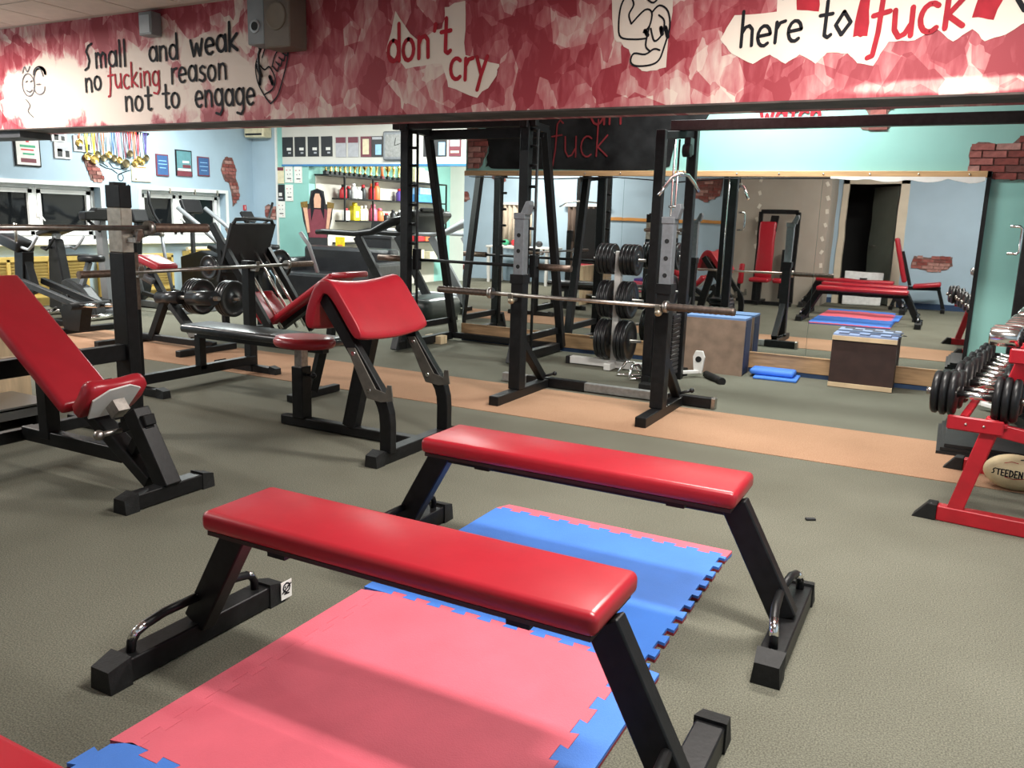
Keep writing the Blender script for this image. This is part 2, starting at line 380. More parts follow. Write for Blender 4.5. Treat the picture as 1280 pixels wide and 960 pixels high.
# stroke letters: width, strokes; x-height 1, ascender 1.7
def arc(cx, cy, rx, ry, a0, a1, n=10):
    return [(cx+rx*math.cos(math.radians(a0+(a1-a0)*i/n)), cy+ry*math.sin(math.radians(a0+(a1-a0)*i/n))) for i in range(n+1)]
O_ = arc(.34, .5, .32, .5, 90, 450, 12)
GL = {'a': (.8, [O_, [(.68, 1), (.70, 0)]]), 'd': (.8, [O_, [(.68, 1.75), (.70, 0)]]), 'o': (.8, [O_]), 'e': (.75, [[(.03, .5), (.64, .55)] + arc(.34, .5, .32, .5, 10, 310)]),
      'c': (.7, [arc(.36, .5, .34, .5, 50, 310)]), 'n': (.75, [[(.05, 1), (.05, 0)], [(.05, .65), (.2, .95), (.42, 1), (.58, .8), (.6, 0)]]),
      'm': (1.05, [[(.05, 1), (.05, 0)], [(.05, .7), (.25, 1), (.45, .8), (.47, 0)], [(.47, .7), (.68, 1), (.88, .8), (.9, 0)]]),
      'l': (.3, [[(.12, 1.75), (.1, 0)]]), 'k': (.75, [[(.08, 1.75), (.05, 0)], [(.6, 1), (.1, .45), (.62, 0)]]), 'w': (1.0, [[(0, 1), (.22, 0), (.45, .75), (.68, 0), (.9, 1)]]),
      'f': (.6, [[(.62, 1.6), (.45, 1.75), (.3, 1.55), (.24, .3), (.12, -.5), (-.05, -.55)], [(.02, .95), (.58, 1.02)]]),
      'u': (.8, [[(.05, 1), (.08, .3), (.25, .02), (.45, .1), (.62, .4)], [(.65, 1), (.66, 0)]]), 'i': (.3, [[(.12, 1), (.1, 0)], [(.13, 1.3), (.13, 1.36)]]),
      'g': (.8, [O_, [(.68, 1), (.66, -.3), (.45, -.6), (.1, -.5)]]), 's': (.65, [[(.55, .88), (.35, 1), (.12, .85), (.15, .62), (.5, .4), (.52, .15), (.3, 0), (.04, .12)]]),
      'r': (.55, [[(.08, 1), (.06, 0)], [(.08, .65), (.25, .95), (.5, 1)]]), 't': (.6, [[(.3, 1.6), (.27, .1), (.42, 0), (.55, .1)], [(.02, 1), (.56, 1.02)]]),
      'h': (.75, [[(.06, 1.75), (.05, 0)], [(.05, .65), (.22, .95), (.42, 1), (.58, .8), (.6, 0)]]), 'y': (.75, [[(.05, 1), (.32, .15)], [(.65, 1), (.3, .1), (.1, -.55)]]),
      "'": (.35, [[(.15, 1.5), (.1, 1.2)]]), ' ': (.6, []),
      'S': (.9, [[(.75, 1.75), (.4, 1.6), (.2, 1.25), (.35, .95), (.45, .6), (.3, .15), (0, .0)]]), 'D': (1.0, [[(.1, 1.6), (.1, 0)], [(.1, 1.6), (.6, 1.4), (.85, .8), (.6, .2), (.1, 0)]]),
      'T': (.9, [[(0, 1.6), (.8, 1.6)], [(.4, 1.6), (.4, 0)]]), 'E': (.8, [[(.65, 1.6), (.08, 1.6), (.08, 0), (.65, 0)], [(.08, .8), (.55, .8)]]),
      'N': (.95, [[(.08, 0), (.08, 1.6), (.75, 0), (.75, 1.6)]]), 'Z': (.9, [[(0, 1.6), (.75, 1.6), (.0, 0), (.8, 0)]]),
      'q': (.8, [[(.34, 1), (.02, .45), (.3, 0), (.66, .5), (.34, 1)]])}
def write(mb, text, fn, scale, wd, gap=.12, jit=.0):
    """strokes text; fn maps (a,b) in metres from the start of the baseline to world"""
    x = 0
    for ch in text:
        wdt, st = GL[ch]; dy = rnd.uniform(-jit, jit)
        for s_ in st:
            mb.ribbon([(x+a*scale, (b+dy)*scale) for a, b in s_], wd, fn)
        x += (wdt+gap)*scale
    return x
def jag(pts, amp, n=3):
    """roughen a polygon outline"""
    out = []
    for i, (a, b) in enumerate(pts):
        c, d = pts[(i+1) % len(pts)]; out.append((a, b))
        for k in range(1, n):
            out.append((a+(c-a)*k/n+rnd.uniform(-amp, amp), b+(d-b)*k/n+rnd.uniform(-amp, amp)))
    return out
def inside(p, poly):
    r = False; x, y = p
    for i in range(len(poly)):
        (x1, y1), (x2, y2) = poly[i], poly[(i+1) % len(poly)]
        if (y1 > y) != (y2 > y) and x < (x2-x1)*(y-y1)/(y2-y1)+x1: r = not r
    return r
BRK = {}
def brick_patch(poly, o, u, v, nrm, parent, bl=.17, bh=.055):
    """broken plaster: an irregular mortar bed with single bricks standing proud of it"""
    o, u, v, nrm = V(o), V(u), V(v), V(nrm)
    mb = MB(); mb.prism(jag(poly, .008, 3), o+nrm*.002, u, v, nrm*.004); pt = mb.build('brick_patch', mortar, parent)
    xs = [p[0] for p in poly]; ys = [p[1] for p in poly]
    y = min(ys)+bh*.5; row = 0
    while y < max(ys):
        x = min(xs) + (bl*.5 if row % 2 else 0)
        while x < max(xs)+bl:
            cs = [(x+dx*bl*.4, y+dy*bh*.35) for dx in (-1, 0, 1) for dy in (-1, 1)]
            n_in = sum(inside(c, poly) for c in cs)
            if n_in >= 2:
                lo, hi = x-bl*.47, x+bl*.47
                ok = [t for t in [lo+(hi-lo)*k/8 for k in range(9)] if inside((t, y), poly)]
                if ok and max(ok)-min(ok) > bl*.2:
                    l = max(ok)-min(ok)
                    key = (round(l, 2), bh)
                    mi = rnd.choice(brickm)
                    kk = (key, mi.name, tuple(u), tuple(nrm))
                    if kk not in BRK:
                        b = MB(); b.prism([(-l/2, -bh*.42), (l/2, -bh*.44), (l/2*.97, bh*.43), (-l/2*.98, bh*.4)], (0, 0, 0), u, v, nrm*.009)
                        ob = b.build('brick', mi, None); BRK[kk] = ob.data
                    else:
                        ob = bpy.data.objects.new('brick', BRK[kk]); col.objects.link(ob)
                    ob.parent = pt; ob.location = o + u*((max(ok)+min(ok))/2) + v*y + nrm*(.004+rnd.uniform(0, .004))
            x += bl
        y += bh; row += 1
    return pt

# ------------------------------------------------------------------ room shell
XL, XR, YR, YM, YB, YE = -10.4, 2.3, -.45, 7.55, 10.4, 14.6    # left, right, rear, mirror wall, far wall, alcove end
XA, XO = -9.2, -4.57                                            # alcove side wall, end of the mirror wall
floor = struct(MB().bb(XL-.2, XR+.1, YR-.2, YE+.1, -.1, 0), 'floor', carpet)
st = MB().bb(-8.6, XR, 4.785, 5.70, 0, .004).build('carpet_strip', carpet2, floor)
st['label'] = 'orange carpet runner laid in the olive carpet'
ceil = struct(MB().bb(XL-.2, XR+.1, YR-.2, YE+.1, CEIL+.03, CEIL+.1), 'ceiling', gridm)
tile = None
for i in range(14):
    for j in range(7):
        x, y = -10.1+i*.6, 1.55+j*.6
        if tile is None:
            tile = MB().bb(-.292, .292, -.292, .292, -.012, .03).build('ceiling_tile', ceilm, ceil); o = tile
        else:
            o = tile.copy(); col.objects.link(o); o.parent = ceil
        o.location = (x, y, CEIL+.012)
W1 = (4.6, 7.58, .84, 1.54); W2 = (8.23, 9.80, .84, 1.54)
mb = MB()
mb.bb(XL-.2, XL, YR, YB, 0, .84); mb.bb(XL-.2, XL, YR, YB, 1.54, CEIL+.03)
mb.bb(XL-.2, XL, YR, W1[0], .84, 1.54); mb.bb(XL-.2, XL, W1[1], W2[0], .84, 1.54); mb.bb(XL-.2, XL, W2[1], YB, .84, 1.54)
wl = struct(mb, 'wall_left', bluew)
wr = struct(MB().bb(XR, XR+.1, YR, YM, 0, CEIL+.03), 'wall_right', bluew)
wrear = struct(MB().bb(XL, -1.74, YR-.1, YR, 0, CEIL+.03).bb(-.94, XR, YR-.1, YR, 0, CEIL+.03).bb(-1.74, -.94, YR-.1, YR, 2.04, CEIL+.03), 'wall_rear', bluew)
wm = struct(MB().bb(XO, XR, YM, YM+.15, 0, CEIL+.03), 'wall_mirror', tealw)
wf = struct(MB().bb(XL-.2, -9.86, YB, YB+.1, 0, CEIL+.03), 'wall_far', bluew)
wt = struct(MB().bb(-9.86, XA, YB, YB+.1, 0, 2.03).bb(-9.86, -9.74, YB, YB+.1, 2.03, CEIL+.03), 'wall_teal', tealw)
struct(MB().bb(-9.88, -9.84, YB-.02, YB, 0, CEIL), 'trim_4', white)
fas = struct(MB().bb(-9.74, XO+.3, YB, YB+.12, 2.03, CEIL+.03), 'wall_fascia', whitew)
MB().bb(-9.74, XO+.3, YB-.025, YB+.12, 2.0, 2.03).build('ledge_edge', bluel, fas)
wa = struct(MB().bb(XA-.1, XA, YB+.1, YE, 0, CEIL+.03), 'wall_alcove', tealw)
we = struct(MB().bb(XA-.1, XO+.2, YE, YE+.1, 0, CEIL+.03), 'wall_end', whitew)
dr = MB().bb(-8.75, -8.1, YE-.03, YE, 0, 1.62).build('door_2', tealw); dr['kind'] = 'structure'
MB().sphere((-8.66, YE-.05, 1.0), .025).build('door_knob', steel, dr)
struct(MB().bb(XO, XO+.15, YM+.15, YE, 0, CEIL+.03), 'wall_passage', whitew)

# windows in the left wall: black night outside
def window(n, w_, mull):
    y0, y1, z0, z1 = w_; X = XL-.13
    o = MB().bb(X-.05, X+.0, y0, y1, z0, z0+.05).bb(X-.05, X, y0, y1, z1-.05, z1).bb(X-.05, X, y0, y0+.05, z0, z1).bb(X-.05, X, y1-.05, y1, z0, z1).build('window_%d' % n, pvc)
    o['kind'] = 'structure'
    ed = [y0+.05]+mull+[y1-.05]
    for m_ in mull: MB().bb(X-.05, X+.015, m_-.045, m_+.045, z0+.05, z1-.05).build('mullion', pvc, o)
    for a, b in zip(ed, ed[1:]):
        p = MB().bb(X-.035, X-.02, a, b, z0+.05, z1-.05).build('pane', glassd, o)
        mb = MB(); t = .055
        mb.bb(X-.03, X+.02, a+.03, b-.03, z0+.055, z0+.055+t).bb(X-.03, X+.02, a+.03, b-.03, z1-.055-t, z1-.055).bb(X-.03, X+.02, a+.03, a+.03+t, z0+.06, z1-.06).bb(X-.03, X+.02, b-.03-t, b-.03, z0+.06, z1-.06)
        mb.build('sash', pvc, o)
    for m_ in mull:
        hb = MB().bb(X+.015, X+.04, m_+.02, m_+.04, 1.13, 1.20); hb.bar((X+.04, m_+.03, 1.18), (X+.05, m_+.10, 1.08), .015); hb.build('handle', pvc, o)
    MB().bb(XL-.005, XL+.012, y0-.05, y1+.05, z1, z1+.05).bb(XL-.005, XL+.012, y1, y1+.05, z0, z1).bb(XL-.005, XL+.012, y0-.05, y0, z0, z1).build('casing', pvc, o)
    return o
window(1, W1, [5.6, 6.72]); w2 = window(2, W2, [8.95])
for y in (8.72, 9.18, 9.62): MB().bb(XL, XL+.03, y-.012, y+.012, 1.50, 1.58).build('clip', steel, w2)
struct(MB().bb(XL-.14, XL+.10, 4.3, 9.95, .77, .84, .01), 'trim_5', pvc)

# the long painted beam and what is painted on it
BY, BZ = 5.6, 2.07
beam = struct(MB().bb(XL, XR, BY, 6.15, BZ, CEIL+.03), 'trim_1', brush)
MB().bb(XL, XR, BY-.004, BY+.35, BZ-.012, BZ).build('painted_soffit_edge', mat('dark_brown_soffit', (.06, .045, .04), .8, nscale=6, namt=.5), beam)  # mottled dark brown strip along the front of the beam's underside
FB = lambda x0, z0, k=0, st=1.: (lambda a, b: V((x0+a*st, BY-.006, z0+b+k*a)))
def patch(pts, d=.003, m=cream, amp=.012):
    MB().flat(jag(pts, amp, 4), (0, BY-d, 0), (1, 0, 0), (0, 0, 1)).build('bare_patch', m, beam)
patch([(-4.14, 2.55), (-4.05, 2.84), (-3.85, 2.62), (-3.62, 2.68), (-3.60, 2.83), (-3.42, 2.86), (-3.41, 2.48), (-3.12, 2.40), (-3.14, 2.32), (-3.3, 2.17), (-3.56, 2.26), (-3.62, 2.43), (-3.95, 2.41)], .003)
patch([(-2.27, 2.99), (-2.23, 2.52), (-2.12, 2.44), (-2.1, 2.34), (-1.98, 2.29), (-1.85, 2.31), (-1.83, 2.99)], .003)
patch([(-1.50, 2.46), (-1.42, 2.60), (-1.16, 2.60), (-1.16, 3.0), (.4, 3.0), (.4, 2.50), (.24, 2.47), (.10, 2.38), (.0, 2.35), (-.07, 2.42), (-.16, 2.36), (-.26, 2.44), (-.36, 2.38), (-.50, 2.38), (-.57, 2.25), (-.66, 2.27), (-.72, 2.33), (-.84, 2.34), (-.90, 2.28), (-1.0, 2.34), (-1.08, 2.29), (-1.18, 2.35), (-1.28, 2.30), (-1.42, 2.37)], .003, amp=.004)
patch([(-1.06, 2.72), (-.92, 2.74), (-.91, 2.58), (-1.04, 2.6)], .0045, inkr, .006)
patch([(-.68, 2.7), (-.62, 2.7), (-.62, 2.42), (-.7, 2.42)], .0045, inkr, .006)
patch([(-.02, 2.72), (.1, 2.68), (.03, 2.46), (-.08, 2.48)], .0045, inkr, .006)
def painted(text, x, z, sc, wd, m, k=0., n='painted_lettering', fn=None, par=None, jit=.06):
    mb = MB(); write(mb, text, fn or FB(x, z, k), sc, wd, jit=jit); return mb.build(n, m, par or beam)
painted('Small', 0, 0, .135, .022, inkb, fn=FB(-7.78, 2.60, .02, 1.2)); painted('and', 0, 0, .125, .022, inkb, fn=FB(-6.85, 2.62, .02, 1.2)); painted('weak', 0, 0, .135, .026, inkb, fn=FB(-6.30, 2.645, .03, 1.2))
painted('no', 0, 0, .125, .022, inkb, fn=FB(-7.79, 2.40, 0, 1.2)); painted('fucking', 0, 0, .125, .020, inkr, fn=FB(-7.45, 2.405, .01, 1.08)); painted('reason', 0, 0, .13, .022, inkb, fn=FB(-6.57, 2.42, .01, 1.12))
painted('not', 0, 0, .13, .022, inkb, fn=FB(-7.22, 2.20, 0, 1.2)); painted('to', 0, 0, .13, .022, inkb, fn=FB(-6.70, 2.21, 0, 1.2)); painted('engage', 0, 0, .135, .024, inkb, fn=FB(-6.27, 2.205, 0, 1.04))
painted("don't", -4.12, 2.47, .155, .032, inkr, .05); painted('cry', -3.54, 2.31, .15, .030, inkr)
painted('here', -1.37, 2.40, .12, .021, inkb, .06); painted('tq', -.90, 2.425, .13, .022, inkb, .06)
painted('fuck', -.60, 2.385, .155, .030, inkr, .10); painted('q', .13, 2.50, .14, .026, inkb, .06)
painted('D', -1.14, 2.67, .13, .024, inkb); painted("'", -.52, 2.52, .15, .024, inkb)
# line figures painted on the beam: a flexed arm, a grinning strong man, two faint faces
def lines(strokes, wd, m=inkb, n='painted_figure'):
    mb = MB()
    for s_ in strokes:
        p = [V((a, b, 0)) for a, b in s_]; q = []
        for i in range(len(p)-1):
            a, b, c, d = p[max(i-1, 0)], p[i], p[i+1], p[min(i+2, len(p)-1)]
            for k in range(4):
                u = k/4; q.append(.5*((2*b)+(c-a)*u+(2*a-5*b+4*c-d)*u*u+(3*b-a-3*c+d)*u**3))
        q.append(p[-1]); mb.ribbon([(x.x, x.y) for x in q], wd, FB(0, 0))
    return mb.build(n, m, beam)
lines([[(-5.50, 2.86), (-5.52, 2.74), (-5.47, 2.64), (-5.52, 2.52), (-5.50, 2.38), (-5.42, 2.26), (-5.36, 2.20)], [(-5.36, 2.20), (-5.28, 2.26), (-5.22, 2.38), (-5.16, 2.54), (-5.14, 2.66)],
       [(-5.14, 2.66), (-5.20, 2.69), (-5.25, 2.64), (-5.30, 2.58), (-5.33, 2.50)], [(-5.50, 2.55), (-5.42, 2.48), (-5.36, 2.50), (-5.30, 2.40), (-5.33, 2.32), (-5.42, 2.28)],
       [(-5.38, 2.84), (-5.35, 2.74), (-5.40, 2.66), (-5.44, 2.58)]]
      + [[(-5.32+i*.035, 2.50+i*.035), (-5.27+i*.035, 2.46+i*.04), (-5.25+i*.035, 2.52+i*.035)] for i in range(4)], .013)
lines([[(-5.52, 2.86), (-5.53, 2.76), (-5.50, 2.70)], [(-5.51, 2.52), (-5.47, 2.44), (-5.48, 2.36)], [(-5.36, 2.42), (-5.33, 2.36)]], .034)
lines([[(-2.08, 2.99), (-2.06, 2.93), (-2.11, 2.90), (-2.08, 2.84), (-2.14, 2.80), (-2.19, 2.72), (-2.2, 2.6), (-2.18, 2.52), (-2.08, 2.50), (-2.0, 2.50)],
       [(-2.08, 2.84), (-2.12, 2.78), (-2.10, 2.72), (-2.13, 2.66), (-2.11, 2.60)], [(-2.11, 2.60), (-2.02, 2.68), (-1.97, 2.66), (-1.98, 2.58), (-2.02, 2.54)],
       [(-1.97, 2.66), (-1.92, 2.70), (-1.86, 2.66), (-1.84, 2.56), (-1.87, 2.44), (-1.90, 2.36), (-1.96, 2.33), (-2.06, 2.33), (-2.10, 2.36), (-2.08, 2.41), (-2.0, 2.40), (-1.94, 2.43), (-1.90, 2.42)],
       [(-1.97, 2.56), (-1.94, 2.48), (-1.89, 2.52), (-1.88, 2.60), (-1.92, 2.64)], [(-1.98, 2.58), (-2.0, 2.46), (-1.97, 2.42)],
       [(-2.03, 2.83), (-1.95, 2.90), (-1.93, 2.86), (-1.99, 2.80), (-2.03, 2.83)], [(-2.02, 2.76), (-1.96, 2.72), (-1.90, 2.80), (-1.88, 2.92), (-1.90, 3.0)],
       [(-2.08, 2.99), (-2.0, 2.94), (-1.96, 2.99)]], .012)
lines([[(-1.87, 2.56), (-1.85, 2.50)], [(-2.02, 2.83), (-1.96, 2.87)], [(-2.01, 2.55), (-1.99, 2.52)], [(-1.90, 2.56), (-1.89, 2.52)]], .026)
gr = mat('faded_grey_paint', (.09, .09, .10), .7, nscale=20, namt=.3)
lines([arc(-8.70, 2.50, .10, .11, 0, 360, 14), arc(-8.52, 2.53, .08, .13, 20, 200, 8), arc(-8.52, 2.47, .09, .07, 180, 360, 6), [(-8.74, 2.53), (-8.71, 2.54)], [(-8.66, 2.53), (-8.63, 2.54)],
       [(-8.74, 2.45), (-8.69, 2.43), (-8.64, 2.45)], [(-8.76, 2.36), (-8.70, 2.30), (-8.74, 2.24), (-8.66, 2.18)], [(-8.78, 2.62), (-8.74, 2.68), (-8.70, 2.63), (-8.65, 2.68)], [(-8.56, 2.5), (-8.50, 2.5)]], .012, gr)
lines([arc(-8.50, 2.60, .09, .06, 0, 180, 8)], .035, inkb)
# soffit box to the left, below the beam
struct(MB().bb(XL, -9.0, BY+.05, 6.0, 1.99, BZ-.013), 'trim_6', mat('dark_soffit', (.05, .05, .055), .8, nscale=6, namt=.3))
# speaker and grey box on the beam
t = thing('wall_speaker', 'grey speaker box hung high on the red beam', 'speaker', (-5.15, BY-.006, 2.62))
MB().bb(-5.40, -5.21, BY-.21, BY-.012, 2.64, 3.03, .008).build('side_panel', greyp, t)
MB().bb(-5.21, -4.93, BY-.22, BY-.012, 2.60, 3.03, .01).build('front_panel', mat('taupe_plastic', (.14, .11, .085), .6, nscale=8, namt=.08), t)
MB().lathe([(.055, 0), (.05, -.012), (.03, -.004), (.0, -.002)], (-5.31, BY-.211, 2.78), 'Y').build('port_rim', lgrey, t)
MB().cyl((-5.31, BY-.222, 2.78), (-5.31, BY-.205, 2.78), .034).build('port', dark, t)
MB().lathe([(.11, 0), (.105, -.012), (.09, -.006), (0, -.006)], (-5.07, BY-.221, 2.84), 'Y').build('cone', mat('taupe_cone', (.17, .135, .10), .7, nscale=8, namt=.08), t)
MB().tube([(-5.40, BY-.05, 2.66), (-5.45, BY-.04, 2.60), (-5.47, BY-.02, 2.5), (-5.44, BY-.02, 2.42)], .012, 6).build('cable', plast, t)
t = thing('junction_box', 'small grey metal box at the top of the beam, above the word and', 'box', (-6.75, BY-.006, 2.8))
MB().bb(-6.83, -6.66, BY-.12, BY-.006, 2.83, 3.03, .006).build('cover', greyp, t); MB().bb(-6.81, -6.68, BY-.127, BY-.118, 2.85, 3.0).build('lid', lgrey, t)

# mirror wall: trim, mirrors, plinth board, baseboard, painted panels, bricks
struct(MB().bb(XO, .17, YM-.035, YM, 1.71, 1.76, .004), 'trim_2', trimw)
tp = MB(); n = 22; x0, x1 = -1.0, .13
pts = [(x0+(x1-x0)*i/n, 0) for i in range(n+1)]; low = [(x, -.012-.03*abs(math.sin(i*.55))*min(1, i/6)-rnd.uniform(0, .008)) for i, (x, _) in enumerate(pts)]
tp.prism(pts+low[::-1], (0, YM-.045, 1.715), (1, 0, 0), (0, 0, 1), (0, .004, 0)); o = tp.build('torn_backing', paper, bpy.data.objects['trim_2'])
for i in range(13): MB().sphere((-4.3+i*.36, YM-.036, 1.735), .008, 8).build('screw', chrome, bpy.data.objects['trim_2'])
struct(MB().bb(XO, .17, YM-.04, YM, .04, .175, .003).bb(XO, .17, YM-.045, YM-.01, .175, .183), 'trim_3', ply)
struct(MB().bb(XO, .17, YM-.03, YM, 0, .04).bb(.17, XR, YM-.03, YM, 0, .08), 'baseboard_mirror', bbm)
for i, (a, b) in enumerate(((XO, -2.82), (-2.82, -1.06), (-1.06, .14))):
    solo(MB().bb(a+.001, b-.001, YM-.028, YM-.022, .183, 1.712), 'mirror_panel', mirm,
         ('left wall mirror panel behind the guided barbell machine', 'middle wall mirror panel behind plate tree and cable machine', 'right wall mirror panel reflecting the white door')[i], 'mirror', 'mirrors on the teal wall')
struct(MB().bb(.14, .17, YM-.035, YM, .18, 1.76), 'trim_7', blk)
FM = lambda x0, z0, d=.012, k=0: (lambda a, b: V((x0+a, YM-d, z0+b+k*a)))
MB().prism(jag([(-4.33, 1.80), (-4.2, 1.78), (-2.62, 1.765), (-2.4, 1.80), (-2.36, 2.12), (-2.2, 2.2), (-2.12, 2.12), (-2.05, 2.3), (-2.3, 2.6), (-4.3, 2.6), (-4.38, 2.32), (-4.28, 2.22), (-4.42, 2.14), (-4.30, 2.0)], .015, 4), (0, YM-.006, 0), (1, 0, 0), (0, 0, 1), (0, .004, 0)).build('black_panel', blkP, wm)
painted('fuck', 0, 0, .19, .015, mat('dull_red_paint', (.17, .012, .016), .6, nscale=12, namt=.2), fn=FM(-3.60, 1.90), par=wm)
painted('ah', 0, 0, .20, .02, MC['dull_red_paint'], fn=FM(-3.2, 2.18), par=wm)
painted('watch', 0, 0, .115, .028, inkr, fn=FM(-1.62, 2.14), par=wm)
brick_patch([(-4.55, 1.78), (-4.40, 1.79), (-4.34, 1.90), (-4.30, 2.02), (-4.34, 2.15), (-4.56, 2.2)], (0, YM, 0), (1, 0, 0), (0, 0, 1), (0, -1, 0), wm)
brick_patch([(-.80, 2.09), (-.62, 2.08), (-.58, 2.14), (-.62, 2.22), (-.56, 2.3), (-.82, 2.3), (-.76, 2.2), (-.84, 2.15)], (0, YM, 0), (1, 0, 0), (0, 0, 1), (0, -1, 0), wm)
brick_patch([(.0, 1.77), (.0, 1.94), (.05, 1.98), (.14, 1.97), (.25, 1.95), (.36, 2.03), (.62, 2.02), (.6, 1.66), (.45, 1.64), (.37, 1.70), (.3, 1.69), (.24, 1.72), (.17, 1.70), (.17, 1.765)], (0, YM, 0), (1, 0, 0), (0, 0, 1), (0, -1, 0), wm)

# things fixed to the left wall: (u runs along +y)
UL = ((0, YM, 0), )
def lpatch(poly, bl, bh): brick_patch(poly, (XL, 0, 0), (0, 1, 0), (0, 0, 1), (1, 0, 0), wl, bl, bh)
lpatch([(7.34, 1.92), (7.42, 1.98), (7.50, 1.93), (7.52, 1.84), (7.60, 1.78), (7.66, 1.66), (7.60, 1.60), (7.45, 1.63), (7.42, 1.74)], .13, .05)
lpatch([(9.72, 1.90), (9.78, 2.06), (9.86, 2.12), (9.98, 2.08), (10.04, 1.92), (10.02, 1.80), (10.08, 1.66), (10.10, 1.5), (10.02, 1.42), (9.94, 1.34), (9.92, 1.56), (9.88, 1.70), (9.78, 1.76)], .15, .055)
brick_patch([(-10.14, 1.2), (-10.14, 1.36), (-10.06, 1.40), (-9.98, 1.36), (-9.89, 1.37), (-9.89, 1.15), (-10.05, 1.16)], (0, YB, 0), (1, 0, 0), (0, 0, 1), (0, -1, 0), wf, .15, .055)
def picture(name, label, y, z, wd, h, fm, pm, marks=(), group=None, t=.02, cat='picture', glass=False):
    r = thing(name, label, cat, (XL+.001, y, z-h/2), group)
    MB().bb(XL, XL+t, y-wd/2, y+wd/2, z-h/2, z+h/2, .003).build('frame', fm, r)
    b = .018 if fm is not pm else 0
    pr_ = MB().bb(XL+t, XL+t+.002, y-wd/2+b, y+wd/2-b, z-h/2+b, z+h/2-b).build('print', pm, r)
    for (a, c, ww, hh, m_) in marks:
        MB().bb(XL+t+.002, XL+t+.003, y+a*wd-ww*wd/2, y+a*wd+ww*wd/2, z+c*h-hh*h/2, z+c*h+hh*h/2).build('printed_mark', m_, pr_)
    return r
G = P_['green']; BK = P_['black']; RD = P_['red']
picture('framed_certificate', 'black framed white certificate high on the blue wall, leftmost picture', 6.60, 1.93, .33, .36, blk, paper,
        [(0, .36, .12, .1, RD), (0, .18, .6, .08, G), (-.02, .06, .5, .05, RD), (.02, -.08, .45, .06, G), (0, -.3, .6, .14, P_['maroon'])])
PH = [(.0, .1, .7, .3, P_['grey']), (-.2, -.15, .3, .5, BK), (.25, -.2, .25, .4, BK)]
picture('photo_print', 'photograph print on the blue wall, lowest of three right of the framed certificate', 7.07, 1.98, .23, .20, paper, paper, PH, cat='photo')
picture('photo_print', 'photograph print on the blue wall just above the lowest one, partly behind beam', 7.03, 2.16, .20, .14, paper, paper, PH, cat='photo')
picture('photo_print', 'photograph print on the blue wall nearest the medals', 7.36, 2.09, .26, .20, paper, paper, PH, cat='photo')
picture('paper_certificate', 'cream certificate sheet under the right end of the medals', 8.24, 1.76, .32, .22, P_['cream'], P_['cream'], [(0, .38, .5, .06, P_['orange']), (0, 0, .8, .5, paper), (-.3, -.38, .08, .08, BK)], cat='certificate')
picture('blue_plaque', 'small blue plaque left of the larger framed poster', 8.61, 1.90, .22, .31, P_['maroon'], P_['navy'], [(0, .2, .6, .03, P_['lblue']), (0, .05, .7, .03, P_['lblue']), (0, -.12, .5, .03, P_['lblue'])], cat='plaque')
picture('framed_poster', 'black framed teal and maroon poster between two blue plaques', 9.0, 1.955, .30, .38, blk, P_['slate'], [(.1, .05, .4, .08, paper), (0, -.25, .8, .08, paper), (0, -.40, .9, .2, P_['maroon']), (.15, -.12, .5, .12, P_['maroon'])])
picture('blue_plaque', 'small blue plaque right of the larger framed poster', 9.37, 1.93, .23, .29, P_['maroon'], P_['navy'], [(0, .2, .6, .03, P_['lblue']), (0, .0, .7, .03, P_['lblue']), (0, -.2, .5, .03, P_['lblue'])], cat='plaque')
picture('sign_plate', 'small red sign with white mark beside the right window', 10.19, 1.33, .055, .085, P_['red'], P_['red'], [(0, 0, .25, .6, paper)], cat='sign')
picture('wall_board', 'beige notice sheet between the two windows', 7.93, 1.20, .20, .34, P_['cream'], P_['cream'], (), cat='notice', t=.008)
# medals on their rail
t = thing('medal_rail', 'black rail holding the medals, up behind the beam', 'rail', (XL, 7.8, 2.30))
MB().bb(XL, XL+.03, 7.2, 8.4, 2.305, 2.33).build('bar', blk, t)
MB().bb(XL, XL+.045, 7.35, 7.37, 2.29, 2.34).bb(XL, XL+.045, 8.2, 8.22, 2.29, 2.34).build('bracket', blk, t)
MD = [(7.30, 2.10, gold, 'orange'), (7.40, 1.93, gold, 'yellow'), (7.50, 1.905, gold, 'yellow'), (7.55, 1.97, bronze, 'maroon'), (7.64, 1.93, bronze, 'orange'), (7.72, 1.98, gold, 'white'), (7.80, 1.94, bronze, 'navy'),
      (7.88, 1.92, gold, 'pink'), (7.98, 1.88, bronze, 'maroon'), (8.06, 2.02, bronze, 'red'), (8.13, 1.90, gold, 'orange'), (8.19, 1.95, gold, 'red'), (8.25, 1.925, gold, 'white'), (8.32, 1.98, bronze, 'purple')]
nm = dict(orange='orange', yellow='yellow', maroon='dark red', white='white', navy='navy', pink='pink', red='red', purple='purple')
for i, (y, z, m_, rc) in enumerate(MD):
    t = thing('medal', '%s medal on a %s ribbon, %s from the left on the rail' % ('gold' if m_ is gold else 'bronze', nm[rc], ORD[i]), 'medal', (XL+.04, y, z-.05), 'medals hanging on the blue wall')
    r_ = .048 if i not in (2, 8) else .062
    MB().prism([(-.03, 2.32-z), (-.014, 2.32-z), (.004, .04), (-.006, .04)], (XL+.034+.003*(i % 3), y, z), (0, 1, 0), (0, 0, 1), (.003, 0, 0)).prism([(.03, 2.32-z), (.014, 2.32-z), (-.004, .04), (.006, .04)], (XL+.034+.003*(i % 3), y, z), (0, 1, 0), (0, 0, 1), (.003, 0, 0)).build('ribbon', P_[rc], t)
    MB().lathe([(0, .0), (r_, 0), (r_, .008), (r_*.85, .008), (r_*.8, .006), (0, .006)], (XL+.034+.004*(i % 3), y, z), 'X', 20).build('disc', m_, t)
mb = MB(); fl_ = lambda a, b: V((XL+.004, a, b))
